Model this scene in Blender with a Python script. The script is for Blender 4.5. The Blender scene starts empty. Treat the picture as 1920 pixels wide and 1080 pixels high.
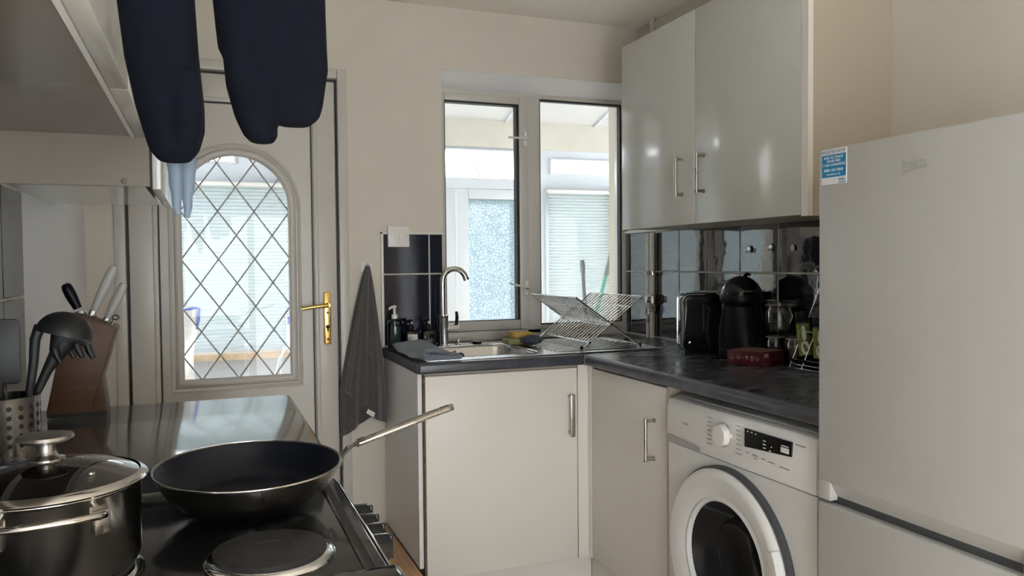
import bpy, bmesh, math, random
from mathutils import Vector, Matrix
random.seed(7)
PI = math.pi
SC = bpy.context.scene
COL = SC.collection

# ------------------------------------------------------------------ camera
cam_d = bpy.data.cameras.new('camera')
cam_d.sensor_width = 36.0
cam_d.lens = 1481.5 / 1920 * 36.0
cam_d.clip_start = 0.02
cam = bpy.data.objects.new('camera', cam_d)
COL.objects.link(cam)
_ya, _pi, _ro = math.radians(21.194), math.radians(-1.831), math.radians(-0.526)
_F = Vector((math.sin(_ya) * math.cos(_pi), math.cos(_ya) * math.cos(_pi), math.sin(_pi)))
_R0 = Vector((math.cos(_ya), -math.sin(_ya), 0))
_U0 = _R0.cross(_F)
_R = _R0 * math.cos(_ro) + _U0 * math.sin(_ro)
_U = -_R0 * math.sin(_ro) + _U0 * math.cos(_ro)
cam.matrix_world = Matrix(((_R.x, _U.x, -_F.x, -1.8525), (_R.y, _U.y, -_F.y, -3.2627),
                           (_R.z, _U.z, -_F.z, 1.2575), (0, 0, 0, 1)))
SC.camera = cam

# ------------------------------------------------------------------ world, lights, exposure
W = bpy.data.worlds.new('sky')
SC.world = W
W.use_nodes = True
wn = W.node_tree
wn.nodes.clear()
wo = wn.nodes.new('ShaderNodeOutputWorld')
wb = wn.nodes.new('ShaderNodeBackground')
wb.inputs[0].default_value = (0.90, 0.96, 1.0, 1)
wb.inputs[1].default_value = 8.0
wn.links.new(wb.outputs[0], wo.inputs[0])

sun_d = bpy.data.lights.new('sun', 'SUN')
sun_d.energy = 24.0
sun_d.angle = math.radians(2)
sun_d.color = (1.0, 0.95, 0.86)
sun = bpy.data.objects.new('sun', sun_d)
COL.objects.link(sun)
sun.rotation_euler = Vector((-0.80, -0.33, -0.50)).to_track_quat('-Z', 'Y').to_euler()

def area(name, loc, target, sx, sy, energy, color):
    d = bpy.data.lights.new(name, 'AREA')
    d.shape = 'RECTANGLE'
    d.size = sx
    d.size_y = sy
    d.energy = energy
    d.color = color
    o = bpy.data.objects.new(name, d)
    COL.objects.link(o)
    o.location = loc
    o.rotation_euler = (Vector(target) - Vector(loc)).to_track_quat('-Z', 'Y').to_euler()
    return o

# added fill lamp outside the rear window; its floor bounce brightens the kitchen
area('rear_fill_light', (-1.35, -5.9, 2.7), (-1.2, -3.3, 0.0), 1.8, 1.2, 600, (1.0, 0.96, 0.90))

SC.view_settings.view_transform = 'Standard'
SC.view_settings.look = 'None'
SC.view_settings.exposure = 0.36
SC.view_settings.gamma = 1.0
SC.view_settings.use_curve_mapping = False

# ------------------------------------------------------------------ materials
MATS = {}

def nodes_of(m):
    m.use_nodes = True
    nt = m.node_tree
    return nt, nt.nodes['Principled BSDF'], nt.nodes['Material Output']

def mat(name, col, rough=0.5, metal=0.0, spec=0.5, var=0.0, vscale=8.0, bump=0.0, bscale=40.0,
        coat=0.0, stretch=None, col2=None, rvar=0.0, lo=0.4, hi=0.6, detail=4.0, sheen=0.0, ior=1.5):
    if name in MATS:
        return MATS[name]
    m = bpy.data.materials.new(name)
    nt, b, out = nodes_of(m)
    b.inputs['Base Color'].default_value = (*col, 1)
    b.inputs['Roughness'].default_value = rough
    b.inputs['Metallic'].default_value = metal
    b.inputs['IOR'].default_value = ior
    b.inputs['Specular IOR Level'].default_value = spec
    b.inputs['Coat Weight'].default_value = coat
    b.inputs['Coat Roughness'].default_value = 0.05
    if sheen:
        b.inputs['Sheen Weight'].default_value = sheen
        b.inputs['Sheen Roughness'].default_value = 0.5
    tc = nt.nodes.new('ShaderNodeTexCoord')
    src = tc.outputs['Object']
    if stretch:
        mp = nt.nodes.new('ShaderNodeMapping')
        mp.inputs['Scale'].default_value = stretch
        nt.links.new(src, mp.inputs['Vector'])
        src = mp.outputs['Vector']
    if var or col2 or rvar:
        n = nt.nodes.new('ShaderNodeTexNoise')
        n.inputs['Scale'].default_value = vscale
        n.inputs['Detail'].default_value = detail
        nt.links.new(src, n.inputs['Vector'])
        if var or col2:
            r = nt.nodes.new('ShaderNodeValToRGB')
            c2 = col2 if col2 else tuple(max(0, c * (1 - var)) for c in col)
            r.color_ramp.elements[0].position = lo
            r.color_ramp.elements[1].position = hi
            r.color_ramp.elements[0].color = (*col, 1)
            r.color_ramp.elements[1].color = (*c2, 1)
            nt.links.new(n.outputs['Fac'], r.inputs['Fac'])
            nt.links.new(r.outputs['Color'], b.inputs['Base Color'])
        if rvar:
            mr = nt.nodes.new('ShaderNodeMapRange')
            mr.inputs['To Min'].default_value = max(0.0, rough - rvar)
            mr.inputs['To Max'].default_value = rough + rvar
            nt.links.new(n.outputs['Fac'], mr.inputs['Value'])
            nt.links.new(mr.outputs['Result'], b.inputs['Roughness'])
    if bump:
        n2 = nt.nodes.new('ShaderNodeTexNoise')
        n2.inputs['Scale'].default_value = bscale
        n2.inputs['Detail'].default_value = 3
        nt.links.new(src, n2.inputs['Vector'])
        bp = nt.nodes.new('ShaderNodeBump')
        bp.inputs['Strength'].default_value = bump
        bp.inputs['Distance'].default_value = 0.01
        nt.links.new(n2.outputs['Fac'], bp.inputs['Height'])
        nt.links.new(bp.outputs['Normal'], b.inputs['Normal'])
    MATS[name] = m
    return m

def glass_mat(name, tint=(1, 1, 1), rough=0.0, strength=1.0):
    """thin pane: clear transmission plus Fresnel reflection, lets daylight through"""
    m = bpy.data.materials.new(name)
    nt, b, out = nodes_of(m)
    nt.nodes.remove(b)
    tr = nt.nodes.new('ShaderNodeBsdfTransparent')
    tr.inputs[0].default_value = (*tint, 1)
    gl = nt.nodes.new('ShaderNodeBsdfGlossy')
    gl.inputs['Roughness'].default_value = rough
    fr = nt.nodes.new('ShaderNodeFresnel')
    fr.inputs['IOR'].default_value = 1.45
    mu = nt.nodes.new('ShaderNodeMath')
    mu.operation = 'MULTIPLY'
    mu.inputs[1].default_value = strength
    nt.links.new(fr.outputs[0], mu.inputs[0])
    mx = nt.nodes.new('ShaderNodeMixShader')
    nt.links.new(mu.outputs[0], mx.inputs[0])
    nt.links.new(tr.outputs[0], mx.inputs[1])
    nt.links.new(gl.outputs[0], mx.inputs[2])
    nt.links.new(mx.outputs[0], out.inputs[0])
    MATS[name] = m
    return m

def translucent_mat(name, col, trans=0.6, clear=0.0, voronoi=None, col2=None):
    m = bpy.data.materials.new(name)
    nt, b, out = nodes_of(m)
    nt.nodes.remove(b)
    df = nt.nodes.new('ShaderNodeBsdfDiffuse')
    tl = nt.nodes.new('ShaderNodeBsdfTranslucent')
    df.inputs[0].default_value = (*col, 1)
    tl.inputs[0].default_value = (*col, 1)
    if voronoi:
        tc = nt.nodes.new('ShaderNodeTexCoord')
        v = nt.nodes.new('ShaderNodeTexVoronoi')
        v.inputs['Scale'].default_value = voronoi
        v.feature = 'DISTANCE_TO_EDGE'
        nt.links.new(tc.outputs['Object'], v.inputs['Vector'])
        r = nt.nodes.new('ShaderNodeValToRGB')
        r.color_ramp.elements[0].position = 0.03
        r.color_ramp.elements[1].position = 0.22
        r.color_ramp.elements[0].color = (*col2, 1)
        r.color_ramp.elements[1].color = (*col, 1)
        nt.links.new(v.outputs['Distance'], r.inputs['Fac'])
        nt.links.new(r.outputs['Color'], tl.inputs[0])
    mx = nt.nodes.new('ShaderNodeMixShader')
    mx.inputs[0].default_value = trans
    nt.links.new(df.outputs[0], mx.inputs[1])
    nt.links.new(tl.outputs[0], mx.inputs[2])
    last = mx
    if clear:
        tr = nt.nodes.new('ShaderNodeBsdfTransparent')
        m2 = nt.nodes.new('ShaderNodeMixShader')
        m2.inputs[0].default_value = clear
        nt.links.new(mx.outputs[0], m2.inputs[1])
        nt.links.new(tr.outputs[0], m2.inputs[2])
        last = m2
    nt.links.new(last.outputs[0], out.inputs[0])
    MATS[name] = m
    return m

mat('wall_white_lit', (0.86, 0.87, 0.89), 0.7, var=0.02, vscale=3, bump=0.05, bscale=60, spec=0.3)  # white paint, with door and window light put into its colour
mat('hood_laminate_shaded', (0.25, 0.215, 0.18), 0.4, var=0.02, vscale=3)  # cabinet side darkened: shade put into the laminate colour
mat('hood_gloss_shaded', (0.18, 0.167, 0.152), 0.16, var=0.03, vscale=4)  # white gloss underside with its shade put into the colour
mat('wall', (0.71, 0.655, 0.575), 0.75, var=0.03, vscale=3, bump=0.06, bscale=60, spec=0.3)
mat('ceiling', (0.93, 0.90, 0.82), 0.8, var=0.02, vscale=3, bump=0.05, bscale=70, spec=0.2)
mat('upvc', (0.60, 0.575, 0.53), 0.32, var=0.02, vscale=5)
mat('upvc_out', (0.62, 0.66, 0.73), 0.4, var=0.03, vscale=4)
mat('plaster_out', (0.62, 0.60, 0.54), 0.8, var=0.05, vscale=6)
mat('floor_wood_pale', (0.66, 0.54, 0.42), 0.4, var=0.15, vscale=6, stretch=(8, 1, 1), detail=8)
mat('floor_pale', (0.74, 0.71, 0.66), 0.5, var=0.06, vscale=5)
mat('white_plastic', (0.78, 0.77, 0.74), 0.35)
mat('cabinet_gloss', (0.60, 0.61, 0.58), 0.17, var=0.02, vscale=4, coat=0.3)
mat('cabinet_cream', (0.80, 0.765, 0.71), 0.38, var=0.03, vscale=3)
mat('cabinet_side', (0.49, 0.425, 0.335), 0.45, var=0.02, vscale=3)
mat('panel_grey', (0.86, 0.87, 0.87), 0.4, var=0.03, vscale=4)
mat('chip_edge', (0.16, 0.11, 0.07), 0.8, var=0.4, vscale=60)
mat('worktop', (0.048, 0.052, 0.062), 0.27, var=0, col2=(0.066, 0.071, 0.083), vscale=9, lo=0.45, hi=0.8,
    stretch=(1, 2.4, 1), detail=9, rvar=0.05)
mat('worktop_granite', (0.035, 0.034, 0.034), 0.10, ior=2.3, col2=(0.10, 0.095, 0.09), vscale=160, lo=0.52, hi=0.66, rvar=0.04)
mat('worktop_edge', (0.045, 0.05, 0.065), 0.3, col2=(0.09, 0.10, 0.12), vscale=14, lo=0.5, hi=0.75, detail=8)
mat('tile_navy', (0.010, 0.013, 0.026), 0.07, bump=0.05, bscale=7)
mat('tile_smoke', (0.02, 0.022, 0.028), 0.10, ior=2.2)
mat('tile_black', (0.012, 0.014, 0.022), 0.04, bump=0.10, bscale=7, ior=2.45)
mat('grout', (0.62, 0.60, 0.56), 0.8, var=0.15, vscale=30)
mat('chrome', (0.80, 0.80, 0.80), 0.08, metal=1)
mat('steel', (0.46, 0.44, 0.41), 0.28, metal=1, rvar=0.05, vscale=30)
mat('steel_polished', (0.64, 0.62, 0.59), 0.16, metal=1, rvar=0.03, vscale=20, stretch=(1, 1, 12))
mat('steel_sink', (0.66, 0.66, 0.66), 0.24, metal=1, rvar=0.06, vscale=25)
mat('pan_out', (0.34, 0.33, 0.32), 0.26, metal=1, rvar=0.05, vscale=20)
mat('nonstick', (0.007, 0.010, 0.019), 0.36, var=0.2, vscale=20, spec=0.3)
mat('black_plastic', (0.005, 0.006, 0.010), 0.3, spec=0.16)
mat('black_gloss', (0.006, 0.007, 0.010), 0.08)
mat('black_enamel', (0.010, 0.010, 0.012), 0.12, spec=0.5)
mat('black_matt', (0.02, 0.02, 0.022), 0.55, var=0.2, vscale=30)
mat('utensil', (0.012, 0.013, 0.015), 0.45)
mat('plate_iron', (0.028, 0.028, 0.03), 0.6, var=0.3, vscale=50)
mat('gasket', (0.012, 0.012, 0.013), 0.5)
mat('brass', (0.72, 0.49, 0.16), 0.22, metal=1)
mat('lead', (0.42, 0.42, 0.43), 0.6)
mat('towel', (0.098, 0.091, 0.088), 0.95, var=0.2, vscale=90, bump=0.5, bscale=260, sheen=0.4)
mat('dishcloth', (0.20, 0.235, 0.28), 0.95, var=0.12, vscale=70, bump=0.5, bscale=220, sheen=0.3)
mat('mitt', (0.003, 0.005, 0.012), 0.9, var=0.15, vscale=40, bump=0.1, bscale=160, spec=0.2)
mat('tongs', (0.16, 0.22, 0.30), 0.5)
mat('wood_block', (0.115, 0.055, 0.027), 0.5, col2=(0.085, 0.04, 0.02), vscale=7, stretch=(1, 1, 9), detail=8)
mat('wood_floor', (0.62, 0.38, 0.21), 0.4, col2=(0.52, 0.30, 0.16), vscale=6, stretch=(8, 1, 1), detail=8)
mat('wood_sill', (0.66, 0.50, 0.34), 0.5, var=0.2, vscale=10)
mat('wood_peach', (0.78, 0.60, 0.48), 0.6, var=0.12, vscale=10)
mat('knife_grey', (0.42, 0.41, 0.385), 0.4)
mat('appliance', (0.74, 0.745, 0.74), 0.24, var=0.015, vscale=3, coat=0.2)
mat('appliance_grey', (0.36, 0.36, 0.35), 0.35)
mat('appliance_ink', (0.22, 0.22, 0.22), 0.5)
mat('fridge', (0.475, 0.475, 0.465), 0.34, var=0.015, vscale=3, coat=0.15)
mat('logo_grey', (0.37, 0.37, 0.365), 0.3)
mat('porthole', (0.012, 0.013, 0.015), 0.12, spec=0.2)
mat('rubber_seal', (0.06, 0.065, 0.07), 0.6)
mat('sticker_white', (0.75, 0.76, 0.76), 0.5)
mat('sticker_blue', (0.01, 0.22, 0.46), 0.45)
mat('sticker_ink', (0.12, 0.20, 0.32), 0.5)
mat('box_red', (0.10, 0.009, 0.018), 0.4, var=0.15, vscale=15)
mat('box_top', (0.22, 0.13, 0.10), 0.45, var=0.2, vscale=25)
mat('print_pink', (0.62, 0.38, 0.36), 0.6)
mat('sponge_yellow', (0.72, 0.47, 0.12), 0.9, var=0.25, vscale=70, bump=0.6, bscale=150)
mat('sponge_green', (0.38, 0.40, 0.16), 0.9, var=0.25, vscale=70, bump=0.5, bscale=150)
mat('scourer', (0.11, 0.13, 0.19), 0.8, var=0.5, vscale=120, bump=1.0, bscale=180)
mat('label_green', (0.24, 0.30, 0.05), 0.5, var=0.5, vscale=60)
mat('label_white', (0.74, 0.76, 0.70), 0.5)
mat('cork', (0.42, 0.20, 0.10), 0.7, var=0.2, vscale=40)
mat('spice_brown', (0.20, 0.10, 0.055), 0.9, var=0.4, vscale=60)
mat('spice_dark', (0.07, 0.06, 0.05), 0.9, var=0.4, vscale=60)
mat('pipe_white', (0.70, 0.68, 0.62), 0.35)
mat('bag_white', (0.80, 0.80, 0.80), 0.6, var=0.1, vscale=12)
mat('bag_blue', (0.16, 0.20, 0.62), 0.6)
mat('soap', (0.10, 0.14, 0.145), 0.2)
mat('broom_grey', (0.30, 0.33, 0.35), 0.5)
mat('broom_green', (0.22, 0.55, 0.45), 0.4)
mat('bark', (0.20, 0.16, 0.13), 0.9)
mat('grass', (0.12, 0.20, 0.06), 0.95, var=0.4, vscale=6)
glass_mat('pane', strength=0.4)
glass_mat('clear_glass', (0.93, 0.95, 0.93), 0.02, 1.6)
glass_mat('lid_glass', (0.72, 0.70, 0.67), 0.03, 2.4)
glass_mat('bottle_glass', (0.62, 0.74, 0.74), 0.03, 1.6)
glass_mat('door_glass', (0.10, 0.105, 0.115), 0.02, 1.0)
translucent_mat('blind', (0.60, 0.65, 0.68), 0.09)
translucent_mat('roof_sheet', (0.59, 0.59, 0.59), 0.12)
translucent_mat('frosted', (0.42, 0.455, 0.485), 0.7, 0.03, voronoi=46, col2=(0.20, 0.26, 0.31))

# ------------------------------------------------------------------ mesh helpers
class MB:
    def __init__(s):
        s.v = []
        s.f = []

    def box(s, x0, y0, z0, x1, y1, z1):
        b = len(s.v)
        x0, x1 = min(x0, x1), max(x0, x1)
        y0, y1 = min(y0, y1), max(y0, y1)
        z0, z1 = min(z0, z1), max(z0, z1)
        s.v += [(x0, y0, z0), (x1, y0, z0), (x1, y1, z0), (x0, y1, z0),
                (x0, y0, z1), (x1, y0, z1), (x1, y1, z1), (x0, y1, z1)]
        s.f += [tuple(b + i for i in q) for q in ((0, 3, 2, 1), (4, 5, 6, 7), (0, 1, 5, 4), (1, 2, 6, 5), (2, 3, 7, 6), (3, 0, 4, 7))]
        return s

    def loft(s, loops, cap0=True, cap1=True, closed=True):
        n = len(loops[0])
        b = len(s.v)
        for l in loops:
            s.v += [tuple(p) for p in l]
        for i in range(len(loops) - 1):
            for j in range(n if closed else n - 1):
                k = (j + 1) % n
                s.f.append((b + i * n + j, b + i * n + k, b + (i + 1) * n + k, b + (i + 1) * n + j))
        if cap0:
            s.f.append(tuple(b + j for j in reversed(range(n))))
        if cap1:
            s.f.append(tuple(b + (len(loops) - 1) * n + j for j in range(n)))
        return s

    def ring_loft(s, loops):
        """closed both ways"""
        n = len(loops[0])
        m = len(loops)
        b = len(s.v)
        for l in loops:
            s.v += [tuple(p) for p in l]
        for i in range(m):
            for j in range(n):
                k = (j + 1) % n
                i2 = (i + 1) % m
                s.f.append((b + i * n + j, b + i * n + k, b + i2 * n + k, b + i2 * n + j))
        return s

    def lathe(s, prof, c, n=32, axis='Z', cap0=True, cap1=True):
        """prof: list of (radius, height) along the axis"""
        loops = []
        for r, h in prof:
            l = []
            for i in range(n):
                a = 2 * PI * i / n
                p, q = r * math.cos(a), r * math.sin(a)
                if axis == 'Z':
                    l.append((c[0] + p, c[1] + q, c[2] + h))
                elif axis == 'X':
                    l.append((c[0] + h, c[1] + p, c[2] + q))
                else:
                    l.append((c[0] + q, c[1] + h, c[2] + p))
            loops.append(l)
        return s.loft(loops, cap0, cap1)

    def tube(s, pts, r, n=8, closed=False, flat=None):
        pts = [Vector(p) for p in pts]
        m = len(pts)
        rs = r if isinstance(r, (list, tuple)) else [r] * m
        loops = []
        up = None
        for i, p in enumerate(pts):
            if closed:
                d = (pts[(i + 1) % m] - pts[i - 1]).normalized()
            else:
                d = (pts[min(i + 1, m - 1)] - pts[max(i - 1, 0)]).normalized()
            if up is None:
                up = Vector((0, 0, 1)) if abs(d.z) < 0.9 else Vector((0, 1, 0))
            a = d.cross(up)
            if a.length < 1e-6:
                a = d.cross(Vector((1, 0, 0)))
            a.normalize()
            b_ = a.cross(d).normalized()
            up = b_
            fy = flat if flat else 1.0
            loops.append([p + a * (rs[i] * math.cos(2 * PI * k / n)) + b_ * (rs[i] * fy * math.sin(2 * PI * k / n)) for k in range(n)])
        if closed:
            return s.ring_loft(loops)
        return s.loft(loops)

    def prism(s, poly, axis, a, b):
        """poly: 2-D points in the two other axes (order x,y / x,z / y,z)"""
        def P(p, h):
            return {'X': (h, p[0], p[1]), 'Y': (p[0], h, p[1]), 'Z': (p[0], p[1], h)}[axis]
        return s.loft([[P(p, a) for p in poly], [P(p, b) for p in poly]])

    def frame(s, x0, z0, x1, z1, w, y0, y1, wt=None, wb=None, wr=None):
        wt = w if wt is None else wt
        wb = w if wb is None else wb
        wr = w if wr is None else wr
        s.box(x0, y0, z0, x0 + w, y1, z1)
        s.box(x1 - wr, y0, z0, x1, y1, z1)
        s.box(x0 + w, y0, z0, x1 - wr, y1, z0 + wb)
        s.box(x0 + w, y0, z1 - wt, x1 - wr, y1, z1)
        return s

    def walled(s, a0, a1, z0, z1, holes, t0, t1, axis='Y'):
        """a wall with rectangular openings, as boxes around them"""
        xs = sorted({a0, a1} | {h[0] for h in holes} | {h[1] for h in holes})
        for i in range(len(xs) - 1):
            xa, xb = xs[i], xs[i + 1]
            cuts = sorted([(h[2], h[3]) for h in holes if h[0] <= xa + 1e-6 and h[1] >= xb - 1e-6])
            z = z0
            for c0, c1 in cuts:
                if c0 > z + 1e-6:
                    s.box(*((xa, t0, z, xb, t1, c0) if axis == 'Y' else (t0, xa, z, t1, xb, c0)))
                z = max(z, c1)
            if z < z1 - 1e-6:
                s.box(*((xa, t0, z, xb, t1, z1) if axis == 'Y' else (t0, xa, z, t1, xb, z1)))
        return s

    def rot(s, origin, mat4):
        o = Vector(origin)
        s.v = [tuple(o + mat4 @ (Vector(p) - o)) for p in s.v]
        return s

WL = {}

def wl(o):
    return WL.get(o.name, Vector((0, 0, 0))) if o else Vector((0, 0, 0))

def mesh_of(name, mb, m, smooth=None, bevel=0.0, seg=2, off=None):
    me = bpy.data.meshes.new(name)
    off = off or Vector((0, 0, 0))
    me.from_pydata([(p[0] - off.x, p[1] - off.y, p[2] - off.z) for p in mb.v], [], mb.f)
    bm = bmesh.new()
    bm.from_mesh(me)
    bmesh.ops.recalc_face_normals(bm, faces=bm.faces)
    if bevel:
        es = [e for e in bm.edges if len(e.link_faces) == 2 and e.calc_face_angle(0) > 0.6]
        bmesh.ops.bevel(bm, geom=es, offset=bevel, segments=seg, affect='EDGES', profile=0.5, clamp_overlap=True)
    bm.to_mesh(me)
    bm.free()
    if smooth:
        me.shade_smooth()
        me.set_sharp_from_angle(angle=math.radians(smooth))
    me.materials.append(MATS[m])
    return me

def obj(name, mb, m, parent=None, smooth=None, bevel=0.0, seg=2, label=None):
    off = wl(parent)
    me = mesh_of(name, mb, m, smooth or (40 if bevel else None), bevel, seg, off)
    o = bpy.data.objects.new(name, me)
    COL.objects.link(o)
    if parent:
        o.parent = parent
    WL[o.name] = off.copy()
    if label:
        o['label'] = label
    return o

def tag(o, label, cat, group=None):
    o['label'] = label
    o['category'] = cat
    if group:
        o['group'] = group
    return o

def thing(name, label, cat, loc, group=None):
    o = bpy.data.objects.new(name, None)
    o.empty_display_size = 0.05
    COL.objects.link(o)
    o.location = loc
    WL[o.name] = Vector(loc)
    return tag(o, label, cat, group)

def struct(name, mb=None, m=None, parent=None, label=None, **k):
    if mb is None:
        o = bpy.data.objects.new(name, None)
        COL.objects.link(o)
        WL[o.name] = Vector((0, 0, 0))
    else:
        o = obj(name, mb, m, parent, **k)
    if parent is None:
        o['kind'] = 'structure'
        if label:
            o['label'] = label
    return o

def copies(name, me, parent, locs):
    """alike pieces sharing one mesh, children of parent"""
    out = []
    for l in locs:
        o = bpy.data.objects.new(name, me)
        COL.objects.link(o)
        o.parent = parent
        o.location = Vector(l) - wl(parent)
        out.append(o)
    return out

def text(name, s, size, loc, rot, m, parent, ext=0.0004, align='LEFT', sx=1.0):
    c = bpy.data.curves.new(name, 'FONT')
    c.body = s
    c.size = size
    c.extrude = ext
    c.align_x = align
    c.resolution_u = 2
    tmp = bpy.data.objects.new(name, c)
    me = bpy.data.meshes.new_from_object(tmp)
    bpy.data.objects.remove(tmp)
    o = bpy.data.objects.new(name, me)
    COL.objects.link(o)
    o.parent = parent
    o.location = Vector(loc) - wl(parent)
    o.rotation_euler = rot
    o.scale = (sx, 1, 1)
    me.materials.clear()
    me.materials.append(MATS[m])
    return o

def rrect(x0, y0, x1, y1, r, n=6):
    pts = []
    for cx, cy, a0 in ((x1 - r, y1 - r, 0), (x0 + r, y1 - r, PI / 2), (x0 + r, y0 + r, PI), (x1 - r, y0 + r, 1.5 * PI)):
        for i in range(n + 1):
            a = a0 + PI / 2 * i / n
            pts.append((cx + r * math.cos(a), cy + r * math.sin(a)))
    return pts

def arch(x0, x1, z0, zs, n=20):
    """outline with a half-round head, counter-clockwise in x,z"""
    r = (x1 - x0) / 2
    c = (x0 + x1) / 2
    pts = [(x0, z0), (x1, z0)]
    for i in range(n + 1):
        a = PI * i / n
        pts.append((c + r * math.cos(a), zs + r * math.sin(a)))
    return pts

# ================================================================== SETTING: the kitchen
XL, XR = -2.26, 0.06
CEIL = 2.345
YF = -4.9
struct('floor', MB().box(XL - .1, YF - .1, -0.1, XR + .1, 0.0, 0.0), 'floor_wood_pale')
struct('ceiling', MB().box(XL - .1, YF - .1, CEIL, XR + .1, 0.3, CEIL + .1), 'ceiling')
struct('wall_left', MB().box(XL - .1, YF, 0, XL, 0.0, CEIL), 'wall_white_lit')
wall_right = struct('wall_right', MB().box(XR, YF, 0, XR + .1, 0.3, CEIL), 'wall')
wb_ = MB().walled(XL - .1, XR, 0, CEIL, [(-2.165, -1.304, 0.0, 2.045), (-0.902, XR, 0.872, 2.085)], 0.0, 0.3)
wall_back = struct('wall_back', wb_, 'wall')
obj('soffit', MB().prism([(0.0005, 2.0845), (0.12, 2.0845), (0.12, 2.032)], 'X', -0.9015, XR - .001), 'wall_white_lit', wall_back)  # window bounce light put into the soffit's paler colour
struct('wall_front', MB().walled(XL - .1, XR + .1, 0, CEIL, [(-2.10, -0.75, 0.05, 1.80)], YF - .15, YF), 'wall')
w3 = struct('window_rear_added')  # unseen rear window, added and sized for the fill light
obj('window_frame', MB().frame(-2.10, 0.05, -0.75, 1.80, 0.06, YF - .1, YF - .04).box(-1.455, YF - .1, 0.11, -1.395, YF - .04, 1.74), 'upvc', w3)
obj('pane', MB().box(-2.04, YF - .075, 0.11, -1.455, YF - .071, 1.74), 'pane', w3)
obj('pane', MB().box(-1.395, YF - .075, 0.11, -.81, YF - .071, 1.74), 'pane', w3)

# wooden step in front of the door
st = thing('door_step', 'orange-brown wooden step board below the white door', 'step', (-1.6, -0.4, 0))
obj('step_board', MB().box(-2.24, -0.80, 0.14, -1.168, -0.002, 0.174), 'wood_floor', st, bevel=0.004)
obj('riser', MB().box(-2.24, -0.78, 0.0, -1.172, -0.76, 0.14), 'wood_floor', st)

# ------------------------------------------------------------------ door_1
d1 = struct('door_1', label='white plastic door with arched leaded glass')
obj('door_frame', MB().frame(-2.165, 0.0, -1.304, 2.045, 0.038, -0.012, 0.075, wb=0.02), 'upvc', d1, bevel=0.004)
obj('door_frame_rebate', MB().frame(-2.127, 0.02, -1.342, 2.007, 0.010, 0.018, 0.07, wb=0.004), 'gasket', d1)
sash = obj('door_sash', MB().frame(-2.117, 0.03, -1.352, 1.995, 0.104, 0.0, 0.06, wb=0.11, wt=0.112, wr=0.096), 'upvc', d1, bevel=0.006)
obj('sash_bead', MB().frame(-2.035, 0.118, -1.424, 1.905, 0.018, -0.006, 0.01), 'upvc', d1, bevel=0.004)
obj('glazing_gasket', MB().frame(-2.016, 0.136, -1.445, 1.886, 0.005, -0.002, 0.03), 'gasket', d1)
# the panel with the arched opening
PX0, PX1, PZ0, PZ1 = -2.011, -1.450, 0.141, 1.881
GX0, GX1, GZ0, GZS = -1.937, -1.537, 0.815, 1.487
bm = bmesh.new()
outer = [(PX0, PZ0), (PX1, PZ0), (PX1, PZ1), (PX0, PZ1)]
inner = arch(GX0 - .010, GX1 + .010, GZ0 - .010, GZS, 24)
es = []
for lp in (outer, inner):
    vs = [bm.verts.new((p[0], 0.006, p[1])) for p in lp]
    for i in range(len(vs)):
        es.append(bm.edges.new((vs[i], vs[(i + 1) % len(vs)])))
bmesh.ops.triangle_fill(bm, use_beauty=True, edges=es, normal=(0, -1, 0))
ex = bmesh.ops.extrude_face_region(bm, geom=bm.faces[:])
bmesh.ops.translate(bm, vec=(0, 0.03, 0), verts=[g for g in ex['geom'] if isinstance(g, bmesh.types.BMVert)])
bmesh.ops.recalc_face_normals(bm, faces=bm.faces)
pme = bpy.data.meshes.new('door_panel')
bm.to_mesh(pme)
bm.free()
pme.materials.append(MATS['upvc'])
po = bpy.data.objects.new('door_panel', pme)
COL.objects.link(po)
po.parent = d1
WL[po.name] = Vector((0, 0, 0))
# stepped moulding round the glass
def mould(offs):
    loops = []
    for d, y in offs:
        loops.append([(p[0], y, p[1]) for p in arch(GX0 - d, GX1 + d, GZ0 - d, GZS, 28)])
    return MB().ring_loft(loops)
obj('inner_moulding', mould([(-.004, 0.022), (-.002, 0.004), (.006, -.003), (.018, -.003), (.026, .004), (.028, 0.012)]), 'upvc', po, smooth=50)
obj('outer_moulding', mould([(.030, 0.012), (.032, -.001), (.038, -.004), (.044, -.001), (.046, 0.012)]), 'upvc', po, smooth=50)
gl = obj('pane', MB().prism(arch(GX0, GX1, GZ0, GZS, 28), 'Y', 0.020, 0.026), 'pane', d1)
# diamond lead strips on the pane
def inside(x, z):
    if z < GZ0 or x < GX0 or x > GX1:
        return False
    if z <= GZS:
        return True
    return (x - (GX0 + GX1) / 2) ** 2 + (z - GZS) ** 2 <= ((GX1 - GX0) / 2) ** 2
DW, DH = 0.1345, 0.187
ax_, az_ = -1.7365, 1.3745          # one crossing
for sgn in (1, -1):
    for k in range(-9, 10):
        bx_ = ax_ + k * DW
        run = [t for t in [i * 0.002 - 1.2 for i in range(1200)] if inside(bx_ + sgn * t * DW / DH, az_ + t)]
        if len(run) < 10:
            continue
        a = Vector((bx_ + sgn * run[0] * DW / DH, 0.017, az_ + run[0]))
        b = Vector((bx_ + sgn * run[-1] * DW / DH, 0.017, az_ + run[-1]))
        obj('lead_strip', MB().tube([a, b], 0.0042, 6, flat=0.7), 'lead', gl)
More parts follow.
